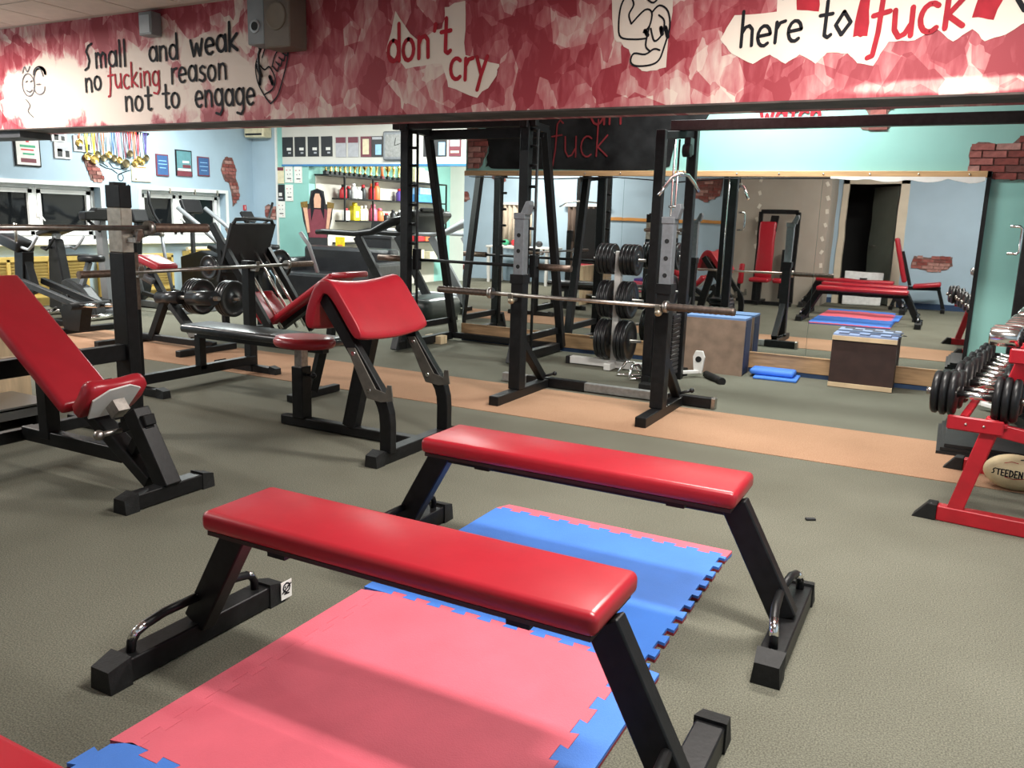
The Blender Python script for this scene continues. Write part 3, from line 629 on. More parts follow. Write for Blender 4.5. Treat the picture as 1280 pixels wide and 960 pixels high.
for s_ in ([(7.60, 1.84), (7.70, 1.80), (7.78, 1.79), (7.86, 1.74)], [(7.74, 1.88), (7.80, 1.81), (7.92, 1.80), (8.0, 1.83)], [(8.12, 1.81), (8.02, 1.78), (7.93, 1.75), (7.88, 1.72)], arc(7.91, 1.69, .045, .05, 60, 400, 10), [(7.65, 1.86), (7.72, 1.82)]):
    mb.ribbon(s_, .012, fl_)
for i in range(6): mb.ribbon([(7.78+i*.045, 1.56), (7.80+i*.045, 1.59)], .02, fl_)
mb.build('painted_flourish', inkb, wl)
# air conditioner
t = thing('air_conditioner', 'cream air conditioner on the far blue wall under the beam', 'air conditioner', (-10.15, YB, 2.42))
MB().bb(-10.36, -9.95, YB-.2, YB, 2.44, 2.66, .02, 2).build('casing', P_['cream'], t); MB().bb(-10.33, -9.98, YB-.205, YB-.195, 2.47, 2.50).build('vent', BK, t)
# yellow radiator covers with real slats
def radiator(y0, y1, z0, z1, label, div=()):
    r = thing('radiator_cover', label, 'radiator cover', (XL+.09, (y0+y1)/2, 0), 'yellow radiator covers under the windows')
    X0, X1 = XL+.002, XL+.16
    f = MB().bb(X0, X1, y0, y1, z1, z1+.025).bb(X0, X1, y0, y0+.035, 0, z1).bb(X0, X1, y1-.035, y1, 0, z1).bb(X1-.02, X1, y0, y1, z1-.03, z1).bb(X1-.02, X1, y0, y1, z0-.02, z0+.02)
    for d in div: f.bb(X1-.02, X1, d-.02, d+.02, z0, z1)
    f.build('frame', yell, r); MB().bb(X0, X0+.01, y0+.03, y1-.03, .0, z1).build('back_panel', yelld, r)
    ed = [y0+.035]+list(div)+[y1-.035]
    sl = None; n = 11
    for a, b in zip(ed, ed[1:]):
        sl = None
        for i in range(n):
            z = z0+.035+(z1-z0-.07)*i/(n-1)
            if sl is None: sl = MB().box((X1-.018, (a+b)/2, z), (.008, b-a-.02, .030), RY(.35)).build('slat', yelld, r); z00 = z
            else:
                c = sl.copy(); col.objects.link(c); c.parent = r; c.location.z = z-z00
radiator(5.6, 7.22, .14, .61, 'yellow slatted radiator cover under the left window, behind the exercise bike', (6.15, 6.68))
radiator(7.45, 8.60, .14, .61, 'yellow slatted radiator cover behind the red saddle pad machine', (8.0,))
radiator(8.90, 9.45, .14, .63, 'narrow yellow slatted radiator cover under the right window')
solo(MB().bb(XL+.03, XL+.15, 6.85, 7.25, .636, .655, .005), 'dark_board', P_['black'], 'thin dark board lying on the left radiator cover', 'board')
solo(MB().tube([(XL+.09, 8.92, .69), (XL+.09, 9.62, .69)], .03, 12), 'rolled_tube', P_['cream'], 'pale roll lying on the narrow radiator cover', 'roll')

# ------------------------------------------------------------------ ceiling lamps (each lamp carries its own light)
for i, (x, y, lx, ly, wt_, c) in enumerate(LAMPS):
    t = thing('ceiling_lamp', 'ceiling lamp panel, %s of the eight over the gym' % ORD[i], 'lamp', (x, y, CEIL-.05), 'ceiling lamps')
    MB().bb(x-lx/2-.03, x+lx/2+.03, y-ly/2-.03, y+ly/2+.03, CEIL-.05, CEIL-.005, .008).build('housing', white, t)
    MB().bb(x-lx/2, x+lx/2, y-ly/2, y+ly/2, CEIL-.058, CEIL-.05).build('diffuser', panel_e if c is WARM else cool_e, t)
    ld = bpy.data.lights.new('lamp_light', 'AREA'); ld.shape = 'RECTANGLE'; ld.size = lx; ld.size_y = ly; ld.energy = wt_; ld.color = c
    lo = bpy.data.objects.new('lamp_light', ld); col.objects.link(lo); lo.parent = t; lo.location = (0, 0, -.02)

# ------------------------------------------------------------------ flat benches in the foreground
def cap(mb, c, d, s=.075, l=.06):
    """rubber end cap on a foot tube: tapered block from c along d"""
    c, d = V(c), V(d).normalized(); x = d.cross(V((0, 0, 1))).normalized()
    a = [(-s/2, 0), (s/2, 0), (s/2, s*1.0), (-s/2, s*1.0)]; b = [(-s/2, 0), (s/2, 0), (s*.42, s*.78), (-s*.42, s*.78)]
    A = [mb.bm.verts.new(c-d*l*.6+x*p+V((0, 0, q+.001))) for p, q in a]; B = [mb.bm.verts.new(c+d*l*.55+x*p+V((0, 0, q+.001))) for p, q in b]
    mb.bm.faces.new(A); mb.bm.faces.new(B[::-1])
    for i in range(4): mb.bm.faces.new((A[i], A[(i+1) % 4], B[(i+1) % 4], B[i]))
def flat_bench(label):
    t = thing('flat_bench', label, 'bench', (0, 0, 0))
    p = MB().box((0, .015, .459), (1.17, .275, .058), None, .02, 4).build('seat_pad', red, t, smooth=True)
    MB().box((0, .015, .424), (1.14, .25, .012)).build('pad_board', plyd, t)
    MB().bar((-.56, .015, .393), (.56, .015, .393), .06, .04).bb(-.36, -.30, -.10, .125, .40, .418).bb(.36, .42, -.10, .125, .40, .418).build('rail', blk, t)
    for s in (-1, 1):
        MB().bar((s*.555, .01, .415), (s*.745, 0, .07), .055, .085, (1, 0, 0)).build('leg', blk, t, bevel=.004)
        ft = MB().bar((s*.755, -.30, .04), (s*.755, .30, .04), .075, .07).build('foot', blk, t, bevel=.004)
        mb = MB(); cap(mb, (s*.755, -.30, 0), (0, -1, 0), .084); cap(mb, (s*.755, .30, 0), (0, 1, 0), .084); mb.build('end_cap', rub, ft)
        for k in (-1, 1):
            y0 = k*.235
            MB().tube([(s*.755, y0, .07), (s*.752, y0-k*.003, .105), (s*.748, y0-k*.018, .128), (s*.742, y0-k*.045, .142), (s*.735, y0-k*.10, .155), (s*.728, k*.02, .158)], .0135, 10).build('handle', blk, t)
            MB().tube([(s*.7525, y0-k*.004, .108), (s*.7485, y0-k*.018, .1285), (s*.7425, y0-k*.045, .1425)], .0139, 10).build('bare_chrome_patch', chrome, t)
    return t
b1 = flat_bench('red padded flat bench standing across the pink mat, nearer of the two whole benches'); b1.location = (-1.16, 1.63, 0)
b2 = clone(b1, (-1.095, 2.60, 0), 0, 'red padded flat bench over the blue mat, farther of the two whole benches')
b3 = clone(b1, (-1.40, .515, 0), 0, 'red padded bench of which only one corner shows at the bottom left')
for o in list(b1.children):
    cs = [v.co for v in o.data.vertices]
    if o.name.startswith(('handle', 'bare_chrome')) and min(c.x for c in cs) > .5 and max(c.y for c in cs) > .1: bpy.data.objects.remove(o)
MB().box((-1.8705, 1.965, .042), (.003, .05, .062), RX(0)).build('sticker', paper, None)
stk = bpy.data.objects['sticker']; stk.parent = b1; stk.location = (1.16, -1.63, 0)
mb = MB()
for s_ in (arc(1.965, .05, .016, .016, 0, 360, 8), [(1.955, .03), (1.975, .028)], [(1.958, .052), (1.960, .055)], [(1.970, .052), (1.972, .055)], [(1.945, .035), (1.985, .06)]):
    mb.ribbon(s_, .006, lambda a, b: V((-1.8685, a, b)))
o = mb.build('printed_mark', inkb, None); o.parent = b1; o.location = (1.16, -1.63, 0)
# adjustable bench behind the photographer's side, seen in the mirror
t = thing('adjustable_bench', 'red adjustable bench with its backrest raised, seen only in the right mirror', 'bench', (-.5, -.05, 0))
MB().box((-.79, -.05, .80), (.07, .27, .72), RY(-.26), .025, 3).build('backrest', red, t, smooth=True)
MB().box((-.36, -.05, .42), (.42, .28, .07), RY(-.12), .025, 3).build('seat', red, t, smooth=True)
MB().bar((-.62, -.05, .40), (-.78, -.05, .95), .05).bar((-.75, -.05, .36), (-.15, -.05, .37), .06).build('frame', blk, t)
for x in (-.75, -.18): MB().bar((x, -.05, .36), (x+(.1 if x > -.5 else -.1), -.05, .05), .055).bar((x+(.1 if x > -.5 else -.1), -.30, .03), (x+(.1 if x > -.5 else -.1), .20, .03), .06).build('leg', blk, t)

# ------------------------------------------------------------------ puzzle mats
TOOTH = .024
def edge(p, q, n, s, lead=0.):
    """dovetailed edge from p to q, teeth to the left (+) of the direction by s"""
    p, q = V(p), V(q); d = (q-p); L_ = d.length; d.normalize(); nr = V((-d.y, d.x)); out = []
    if n == 0: return [tuple(p)]
    pt = L_/n
    for i in range(n):
        b = i*pt
        for f, h in ((.0, 0), (.27, 0), (.21, 1), (.79, 1), (.73, 0)):
            if i == 0 and f == 0: out.append(tuple(p)); continue
            if f == 0: continue
            out.append(tuple(p+d*(b+f*pt)+nr*(h*s*TOOTH)))
    return out
def mat_piece(name, label, cat, pts, mtop, mbot, z=.0, h=.02, group='foam puzzle mats'):
    cx = sum(p[0] for p in pts)/len(pts); cy = sum(p[1] for p in pts)/len(pts)
    t = thing(name, label, cat, (cx, cy, z), group)
    MB().prism(pts, (0, 0, z+.001), (1, 0, 0), (0, 1, 0), (0, 0, h*.5)).build('underside', mbot, t)
    MB().prism(pts, (0, 0, z+.001+h*.5), (1, 0, 0), (0, 1, 0), (0, 0, h*.5)).build('top_layer', mtop, t)
    return t
g = .0012
A0, A1, B0, B1, C0, C1 = -1.60, -.725, 1.175, 2.155, 2.165, 3.105
# blue mat: right side with open dovetail slots, far side locked to the pink border
farE = edge((A1, B1), (A0, B1), 9, -1)
pts = [(-1.69, B1+g), (A0, B1+g)] + [(a, b+g) for a, b in reversed(farE)] + edge((-.655, B1+g), (-.655, C1), 10, 1) + [(-.655, C1)] + edge((-.655, C1), (-1.69, C1), 11, -1)[1:] + [(-1.69, C1)]
mat_piece('puzzle_mat', 'blue foam puzzle mat with open notches along its right edge', 'mat', pts, blueF, redF)
pts = [(-.655, C1+g), (-.65, C1+.07), (-1.66, C1+.07), (-1.69, C1+g)] + [(a, b+g) for a, b in reversed(edge((-.655, C1), (-1.69, C1), 11, -1)[1:])]
mat_piece('mat_border', 'pink foam border strip along the far edge of the blue mat', 'mat border', pts, pinkF, blueF)
farE = edge((A1, B1), (A0, B1), 9, -1); lefE = edge((A0, B1), (A0, B0), 10, -1); rigE = edge((A1, B0), (A1, B1), 8, -1); neaE = edge((A0, B0), (A1, B0), 8, -1)
pts = neaE + rigE + farE + lefE
mat_piece('puzzle_mat', 'pink foam puzzle mat under the nearer red bench', 'mat', pts, pinkF, blueF)
def strip(e, outer, s):
    off = V(s)*g
    return [(a+off.x, b+off.y) for a, b in reversed(e)] + outer
mat_piece('mat_border', 'pink foam border strip on the left of the pink mat', 'mat border', strip(lefE+[(A0, B0)], [(A0-g, B1), (A0-.085, B1-.02), (A0-.085, B0-.02)], (-1, 0)), pinkF, blueF)
mat_piece('mat_border', 'blue foam border strip on the right of the pink mat', 'mat border', strip(rigE+[(A1, B1)], [(A1+g, B0), (A1+.11, B0), (A1+.11, B1-.012)], (1, 0)), blueF, redF)
ne2 = strip(neaE+[(A1, B0)], [], (0, -1))
pts = ne2 + [(A0-.03, B0)] + edge((A0-.07, B0-.03), (A0-.07, .90), 2, -1)[0:] + [(A0-.07, .90), (A1, .90)]
mat_piece('puzzle_mat', 'blue foam puzzle mat at the bottom left corner, locked to the pink mat', 'mat', pts, blueF, redF)

# ------------------------------------------------------------------ preacher curl bench
t = thing('preacher_bench', 'red saddle padded arm curl bench with a small round red seat, behind the flat benches', 'exercise bench', (-2.9, 3.75, 0))
out = [(-3.055, .70), (-3.06, .74), (-3.045, .80), (-3.01, .885), (-2.97, .945), (-2.92, .965), (-2.87, .95), (-2.83, .905), (-2.76, .81), (-2.68, .705), (-2.665, .665)]
inn = [(-2.70, .645), (-2.73, .66), (-2.80, .76), (-2.88, .87), (-2.92, .885), (-2.95, .87), (-2.985, .79), (-3.0, .72), (-3.01, .68), (-3.04, .68)]
prof = out + inn; cx_, cz_ = -2.87, .83
mb = MB(); rings = []; N = 14; ys = [3.40, 3.405, 3.42, 3.45] + [3.45+.52*i/(N-1) for i in range(1, N-1)] + [3.97, 4.0, 4.015, 4.02]
for y in ys:
    e_ = min(y-3.40, 4.02-y); sc = 1 if e_ >= .05 else 1-.022*(1-e_/.05)**2*1.6; tt = (y-3.71)/.31
    dip = -.028*(1-tt*tt)
    thick = 1.0
    rings.append([mb.bm.verts.new((cx_+(x-cx_)*sc, y, cz_+(z-cz_)*sc+(dip if k < len(out) else dip*.6))) for k, (x, z) in enumerate(prof)])
for a, b in zip(rings, rings[1:]):
    for k in range(len(prof)): mb.bm.faces.new((a[k], a[(k+1) % len(prof)], b[(k+1) % len(prof)], b[k]))
f1 = mb.bm.faces.new(rings[0]); f2 = mb.bm.faces.new(rings[-1][::-1]); bmesh.ops.triangulate(mb.bm, faces=[f1, f2])
pad = mb.build('arm_pad', red, t, smooth=True); sd = pad.modifiers.new('s', 'SUBSURF'); sd.levels = 1; sd.render_levels = 1
mb = MB(); bmesh.ops.create_circle(mb.bm, cap_ends=False, radius=.001, segments=4)
def seat_pad(c, rx, ry, h):
    m_ = MB(); pr = [(0, 0), (.94, 0), (1.0, h*.3), (1.0, h*.65), (.93, h), (.6, h*1.06), (0, h*1.08)]
    m_.lathe(pr, (0, 0, 0), 'Z', 28)
    for v in m_.bm.verts: v.co = V((v.co.x*rx, v.co.y*ry, v.co.z))+V(c)
    return m_
seat_pad((-3.40, 3.78, .505), .20, .16, .055).build('seat', red, t, smooth=True)
MB().bar((-3.43, 3.78, .06), (-3.43, 3.78, .38), .085, .085).build('seat_sleeve', blk, t, bevel=.004)
MB().bar((-3.43, 3.78, .36), (-3.43, 3.78, .505), .06, .06).build('seat_post', steel, t)
MB().cyl((-3.39, 3.78, .33), (-3.345, 3.78, .33), .009).sphere((-3.335, 3.78, .33), .018).build('knob', plast, t)
MB().bar((-3.58, 3.78, .035), (-2.58, 3.78, .035), .06, .06).build('base_beam', blk, t, bevel=.003)
ft = MB().bar((-2.56, 3.36, .035), (-2.56, 4.08, .035), .075, .07).build('foot', blk, t, bevel=.004)
mb = MB(); cap(mb, (-2.56, 3.36, 0), (0, -1, 0), .08); cap(mb, (-2.56, 4.08, 0), (0, 1, 0), .08); mb.build('end_cap', rub, ft)
MB().bar((-3.05, 3.78, .06), (-2.86, 3.78, .82), .07, .09, (1, 0, 0)).build('centre_post', blk, t, bevel=.004)
for y in (3.45, 4.0):
    L_ = [(-2.965, y, .80), (-2.93, y, .80), (-2.585, y, .36)]
    mb = MB(); mb.bar((-2.955, y, .86), (-2.60, y, .385), .05, .07, (1, 0, 1), ext=.01)
    mb.build('slant_leg', blk, t, bevel=.004)
    # smooth bend then straight down
    mb = MB(); path = [(-2.615, y, .405), (-2.585, y, .362), (-2.560, y, .318), (-2.545, y, .268), (-2.54, y, .21), (-2.54, y, .06)]
    rings = []
    for i, p in enumerate(path):
        a = V(path[max(i-1, 0)]); b = V(path[min(i+1, len(path)-1)]); d = (b-a).normalized(); x = V((0, 1, 0)); z = x.cross(d).normalized()
        rings.append([mb.bm.verts.new(V(p)+x*(sx*.026)+z*(sz*.036)) for sx, sz in ((-1, -1), (1, -1), (1, 1), (-1, 1))])
    for a, b in zip(rings, rings[1:]):
        for k in range(4): mb.bm.faces.new((a[k], a[(k+1) % 4], b[(k+1) % 4], b[k]))
    mb.bm.faces.new(rings[0]); mb.bm.faces.new(rings[-1][::-1]); mb.build('bent_leg', blk, t, bevel=.004)
    s_ = -1 if y < 3.7 else -1
    hk = [(-2.78, .60), (-2.73, .605), (-2.595, .40), (-2.53, .385), (-2.52, .43), (-2.495, .43), (-2.485, .35), (-2.56, .335), (-2.65, .345)]
    MB().prism([(a, b) for a, b in hk], (0, y-.036, 0), (1, 0, 0), (0, 0, 1), (0, .008, 0)).build('bar_hook', mat('dull_plate', (.20, .185, .16), .45, .7, nscale=20, namt=.2), t)
    MB().cyl((-2.735, y-.044, .575), (-2.735, y-.030, .575), .012).cyl((-2.635, y-.044, .39), (-2.635, y-.030, .39), .012).build('bolt', chrome, t)

# ------------------------------------------------------------------ incline press bench, its rack, platform and bar
t = thing('incline_bench', 'red incline press bench at the left edge with a saddle seat', 'exercise bench', (-3.5, 2.45, 0))
ax = V((-.72, 0, .54)).normalized(); L_ = .92; ang = math.atan2(.54, .72)
c = V((-3.53, 2.45, .37)) + ax*(L_/2) + V((.54, 0, .72))*.0
MB().box(c, (L_, .29, .065), RY(ang), .024, 3).build('backrest', red, t, smooth=True)
MB().bar(V((-3.50, 2.45, .31)), V((-4.15, 2.45, .80)), .07, .05).build('back_rail', blk, t)
# seat: short thick pad tipped steeply up, a pale plate screwed to its underside
su_ = V((math.cos(.85), 0, math.sin(.85))); sn_ = V((-math.sin(.85), 0, math.cos(.85))); sc_ = V((-3.385, 2.45, .435))
mb = MB(); rings = []
for y, k in ((-.15, .7), (-.14, .9), (-.115, 1), (-.05, .93), (0, .90), (.05, .93), (.115, 1), (.14, .9), (.15, .7)):
    pr = [(-.10, -.02), (-.105, .01), (-.085, .035*k+.004), (0, .04*k), (.075, .05*k), (.10, .03), (.105, 0), (.095, -.025), (0, -.03)]
    rings.append([mb.bm.verts.new(sc_+su_*(a*k)+sn_*b+V((0, y, 0))) for a, b in pr])
for a, b in zip(rings, rings[1:]):
    for k in range(len(pr)): mb.bm.faces.new((a[k], a[(k+1) % len(pr)], b[(k+1) % len(pr)], b[k]))
mb.bm.faces.new(rings[0]); mb.bm.faces.new(rings[-1][::-1]); mb.build('seat', red, t, smooth=True)
MB().prism([(-.09, -.10), (.04, -.13), (.10, -.07), (.115, .03), (.08, .10), (-.09, .09)], sc_-sn_*.034, su_, (0, 1, 0), -sn_*.008).build('seat_plate', white, t)
MB().box((-3.31, 2.43, .39), (.07, .06, .06), RY(-.7)).build('bracket', steel, t)
MB().cyl((-3.26, 2.30, .30), (-3.26, 2.40, .30), .012).sphere((-3.26, 2.29, .30), .024).build('pull_pin', steel, t)
MB().bar((-3.52, 2.45, .34), (-3.12, 2.45, .07), .085, .06).build('rear_leg', blk, t, bevel=.004)
MB().bar((-3.215, 2.45, .39), (-3.02, 2.45, .06), .085, .085, (1, 0, 0)).build('front_leg', blk, t, bevel=.004)
MB().bar((-3.27, 2.45, .16), (-3.14, 2.45, .34), .05, .05).build('brace', blk, t)
MB().bar((-3.30, 2.45, .30), (-3.12, 2.45, .36), .06, .05).build('seat_arm', blk, t)
ft = MB().bar((-3.04, 2.24, .04), (-3.04, 2.66, .04), .075, .07).build('foot', blk, t, bevel=.004)
mb = MB(); cap(mb, (-3.04, 2.24, 0), (0, -1, 0), .082); cap(mb, (-3.04, 2.66, 0), (0, 1, 0), .082); mb.build('end_cap', rub, ft)
MB().bar((-3.30, 2.45, .165), (-4.05, 2.45, .165), .06, .07).build('base_beam', blk, t, bevel=.003)
MB().bar((-3.86, 2.45, .16), (-3.86, 2.45, .58), .075, .07).build('rear_post', blk, t, bevel=.003)
RXP = -4.05
t = thing('press_rack', 'black press rack with silver banded posts behind the incline bench', 'rack', (RXP, 2.45, 0))
for y in (1.84, 3.06):
    p = MB().bar((RXP, y, 0), (RXP, y, 1.05), .075, .12, (1, 0, 0)).bar((RXP, y, 1.29), (RXP, y, 1.41), .075, .12, (1, 0, 0)).build('post', blk, t, bevel=.003)
    MB().bar((RXP, y, 1.05), (RXP, y, 1.29), .071, .115, (1, 0, 0)).build('silver_band', mat('brushed_band', (.42, .38, .32), .42, .5, nscale=30, namt=.2), p)
    MB().bb(RXP-.02, RXP+.02, y-.038, y+.038, 1.405, 1.425).build('post_cap', rub, p)
    MB().bar((RXP+.05, y, 1.12), (RXP+.14, y, 1.12), .03, .03).bar((RXP+.14, y, 1.115), (RXP+.16, y, 1.18), .03, .012, (1, 0, 0)).build('bar_hook', steel, t)
    MB().cyl((RXP+.05, y+.03, 1.155), (RXP+.07, y+.06, 1.155), .01).sphere((RXP+.085, y+.05, 1.155), .028).build('knob', steel, t)
    MB().bar((RXP-.55, y, .035), (RXP+.02, y, .035), .06, .06).build('foot', blk, t)
for z in (.50,): MB().bar((RXP, 1.84, z), (RXP, 3.06, z), .06, .09).build('cross_bar', blk, t)
MB().bar((RXP-.03, 1.84, .15), (RXP-.03, 3.06, .15), .05, .06).build('cross_bar', blk, t)
def barbell(name, label, p, q, sleeve, r=.0125, rs=.024, ms=None, mshaft=None, ridge=False):
    p, q = V(p), V(q); d = (q-p).normalized(); t = thing(name, label, 'barbell', (p+q)/2, 'barbells')
    MB().cyl(p+d*sleeve, q-d*sleeve, r, 14).build('shaft', mshaft or steel, t)
    for a, s in ((p, 1), (q, -1)):
        n = 26; L2 = sleeve-.02; path = [a+d*s*(L2*i/n) for i in range(n+1)]
        rr = [rs*(.9+.1*(i % 2)) if ridge else rs for i in range(n+1)]
        MB().tube(path, rr, 14).build('sleeve', ms or brown, t)
        MB().cyl(a+d*s*(sleeve-.03), a+d*s*sleeve, rs*1.5, 16).build('collar', steel, t)
    return t
barbell('barbell', 'barbell racked in front of the windows at eye height, left', (RXP+.10, 1.36, 1.185), (RXP+.10, 3.57, 1.185), .42, .0145, .026, brown)
t = thing('spotter_platform', 'ribbed steel platform with a plywood back behind the incline bench', 'platform', (-4.75, 2.45, 0))
MB().bb(-5.05, -4.62, 1.95, 2.98, .14, .16).bb(-4.64, -4.62, 1.95, 2.98, .09, .15).build('tread_plate', diam, t)
MB().bb(-5.0, -4.66, 2.0, 2.05, 0, .14).bb(-5.0, -4.66, 2.88, 2.93, 0, .14).build('frame', blk, t)
MB().bb(-5.12, -5.07, 1.9, 3.12, .0, .36).bb(-5.12, -5.07, 1.9, 3.12, .37, .60).build('back_board', plyl, t)

# ------------------------------------------------------------------ flat press bench with black pad
t = thing('bench_press', 'black padded flat press bench with two slim uprights, behind the incline bench', 'exercise bench', (-4.6, 4.4, 0))
for y in (3.84, 4.92):
    p = MB().bar((-5.0, y, 0), (-5.0, y, 1.14 if y < 4 else .90), .075, .075).build('post', blk, t, bevel=.003)
    if y < 4: MB().bar((-4.96, y, .60), (-4.96, y, .99), .03, .05).build('wear_plate', brown, p)
    MB().bar((-4.965, y, .83), (-4.90, y, .83), .04, .02).bar((-4.90, y, .83), (-4.89, y, .90), .04, .012, (1, 0, 0)).build('bar_hook', steel, t)
    f_ = MB().bar((-5.35, y, .03), (-4.75, y, .03), .06, .055).build('foot', blk, t)
    mb = MB(); cap(mb, (-5.36, y, 0), (-1, 0, 0), .068); cap(mb, (-4.74, y, 0), (1, 0, 0), .068); mb.build('end_cap', rub, f_)
MB().bar((-4.97, 3.84, .10), (-4.97, 4.92, .10), .06, .07).build('cross_bar', blk, t)
bp_ = mat('black_vinyl', (.018, .018, .02), .28, nscale=9, namt=.2, bump=.25, bscale=22)
MB().box((-4.35, 4.38, .425), (1.34, .30, .06), None, .025, 3).build('pad', bp_, t, smooth=True)
MB().bar((-4.97, 4.38, .37), (-3.75, 4.38, .37), .07, .05).build('rail', blk, t)
MB().bar((-3.95, 4.46, .03), (-3.80, 4.40, .37), .06, .06).bar((-3.94, 4.22, .03), (-3.94, 4.72, .03), .06, .05).build('front_leg', blk, t)
MB().bar((-4.97, 4.38, .10), (-4.97, 4.38, .37), .06, .06).build('rear_leg', blk, t)
barbell('barbell', 'barbell on the slim uprights of the black padded press bench', (-4.90, 3.38, .862), (-4.90, 5.56, .862), .32, .0135, .024, brown)

# ------------------------------------------------------------------ squat stand with barbell
t = thing('squat_stand', 'black squat stand with two silver telescopic uprights on the orange runner', 'squat stand', (-2.2, 5.3, 0))
for x in (-2.74, -1.66):
    MB().bar((x, 5.30, .07), (x, 5.30, .90), .092, .10).bb(x-.053, x+.053, 5.244, 5.356, .84, .905).build('sleeve', blk, t, bevel=.003)
    up_ = MB().bar((x, 5.30, .88), (x, 5.30, 1.30), .078, .078).build('upright', silv, t, bevel=.003)
    mb = MB()
    for z in (.96, 1.07, 1.18): mb.cyl((x, 5.2595, z), (x, 5.262, z), .015)
    mb.build('pin_hole', dark, up_)
    MB().bar((x, 5.30, 1.29), (x, 5.30, 1.335), .088, .088).build('top_block', silv, t, bevel=.008)
    MB().prism([(-.03, 0), (.03, 0), (.05, .07), (.045, .10), (.015, .095), (-.01, .04)], (x+.03, 5.26, 1.32), (1, 0, 0), (0, 0, 1), (0, .07, 0)).build('bar_cradle', silv, t, bevel=.006)
    MB().bar((x, 4.95, .035), (x, 5.80, .035), .075, .07).build('foot', blk, t, bevel=.004)
    MB().bar((x, 5.34, .42), (x, 5.72, .09), .06, .06).build('brace', blk, t, bevel=.003)
    MB().cyl((x, 5.72, .09), (x+.11, 5.72, .13), .01).sphere((x+.11, 5.72, .13), .018).build('lock_screw', plast, t)
    MB().bar((x, 5.24, .73), (x, 5.16, .73), .04, .02).bar((x, 5.165, .73), (x, 5.155, .775), .04, .012, (0, 1, 0)).build('bar_hook', steel, t)
    MB().cyl((x, 5.24, .725), (x, 5.19, .725), .012).sphere((x, 5.175, .725), .026).build('knob', mat('tarnished_knob', (.42, .36, .27), .4, .9, nscale=30, namt=.3), t)
MB().bar((-3.12, 5.80, .04), (-2.90, 5.80, .04), .055, .07).bar((-2.42, 5.80, .04), (-1.72, 5.80, .04), .055, .065).build('tie_tube', galv, t, bevel=.003)
MB().bar((-2.90, 5.80, .04), (-2.40, 5.80, .04), .065, .075).bar((-1.74, 5.80, .04), (-1.42, 5.80, .04), .065, .075).build('tie_sleeve', blk, t, bevel=.003)
MB().bar((-1.42, 5.80, .04), (-1.39, 5.80, .04), .067, .078).build('end_ferrule', steel, t)
barbell('barbell', 'barbell with ribbed sleeve ends on the low hooks of the squat stand', (-3.36, 5.19, .765), (-1.17, 5.19, .765), .46, .013, .026, mat('ribbed_sleeve', (.13, .10, .085), .45, .8, nscale=40, namt=.3), mat('shaft_steel', (.46, .41, .37), .4, 1., nscale=40, namt=.2), True)

# ------------------------------------------------------------------ guided barbell machine (frame with slanted rear posts)
t = thing('guided_bar_rack', 'tall black guided barbell rack with slanted rear posts in front of the left mirror', 'rack', (-4.0, 7.0, 0))
XS = (-4.66, -3.40)
for i, x in enumerate(XS):
    MB().bar((x, 6.62, 0.02), (x, 6.62, 2.10), .085, .085).build('front_post', blk, t, bevel=.003)
    MB().bar((x+.0, 6.98, 2.08), (x+.03, 7.46, .05), .07, .07, (1, 0, 0)).build('rear_post', blk, t, bevel=.003)
    MB().bar((x, 6.45, .055), (x, 7.44, .055), .07, .08).bar((x, 6.55, .22), (x, 7.40, .22), .05, .06).build('base_beam', blk, t, bevel=.003)
    MB().bar((x, 6.43, .02), (x, 6.50, .20), .07, .05).build('front_stub', gblk, t)
    MB().bar((x, 6.55, 2.095), (x, 7.0, 2.085), .07, .07).build('top_beam', blk, t)
    MB().cyl((x+.07, 6.70, .10), (x+.07, 6.70, 2.06), .013).build('guide_rod', gblk, t)
    MB().bar((x+.07, 6.70, .78), (x+.07, 6.70, .98), .06, .07).build('carriage', plast, t)
    for z in (2.05, 1.91, 1.75, 1.57, 1.39, 1.21, 1.03):
        MB().cyl((x+.03, 6.625, z), (x+.105, 6.625, z), .013, 8).build('catch_peg', blk, t)
MB().bar((-4.80, 6.62, 2.11), (-3.30, 6.62, 2.11), .07, .07).bar((XS[0], 6.98, 2.06), (XS[1], 6.98, 2.06), .06, .09).build('top_cross_bar', blk, t, bevel=.003)
MB().bar((XS[0], 7.44, .06), (XS[1], 7.44, .06), .06, .06).build('rear_cross_bar', blk, t)
MB().cyl((-4.75, 6.72, .875), (-3.28, 6.72, .875), .0145).build('guided_bar', blk, t)
for a, b in ((-5.06, -4.75), (-3.28, -2.97)): MB().cyl((a, 6.72, .875), (b, 6.72, .875), .03).build('bar_sleeve', brown, t)
solo(MB().bb(-4.76, -4.56, 7.10, 7.22, 0, .085, .004), 'wood_block', plyl, 'pale wooden block on the floor beside the guided barbell rack', 'block')

# ------------------------------------------------------------------ plate tree with single plates
t = thing('plate_tree', 'white weight plate tree with two columns of black plates', 'plate rack', (-2.58, 6.92, 0))
MB().bar((-3.02, 6.92, .04), (-2.08, 6.92, .04), .07, .065).build('base', white, t, bevel=.004)
MB().bar((-2.60, 6.74, .035), (-2.60, 7.2, .035), .06, .06).build('base_cross', white, t)
f_ = MB().bar((-3.06, 6.92, .035), (-3.02, 6.92, .035), .078, .07).bar((-2.08, 6.92, .035), (-2.04, 6.92, .035), .078, .07).build('end_cap', rub, t)
MB().bar((-2.60, 6.92, .07), (-2.60, 6.92, 1.04), .06, .06).build('column', white, t, bevel=.003)
LV = ((.97, .135, 4), (.62, .165, 3), (.26, .18, 3))
for z, r, n in LV:
    MB().cyl((-2.84, 6.92, z), (-2.36, 6.92, z), .013).build('peg', steel, t)
PLM = {}
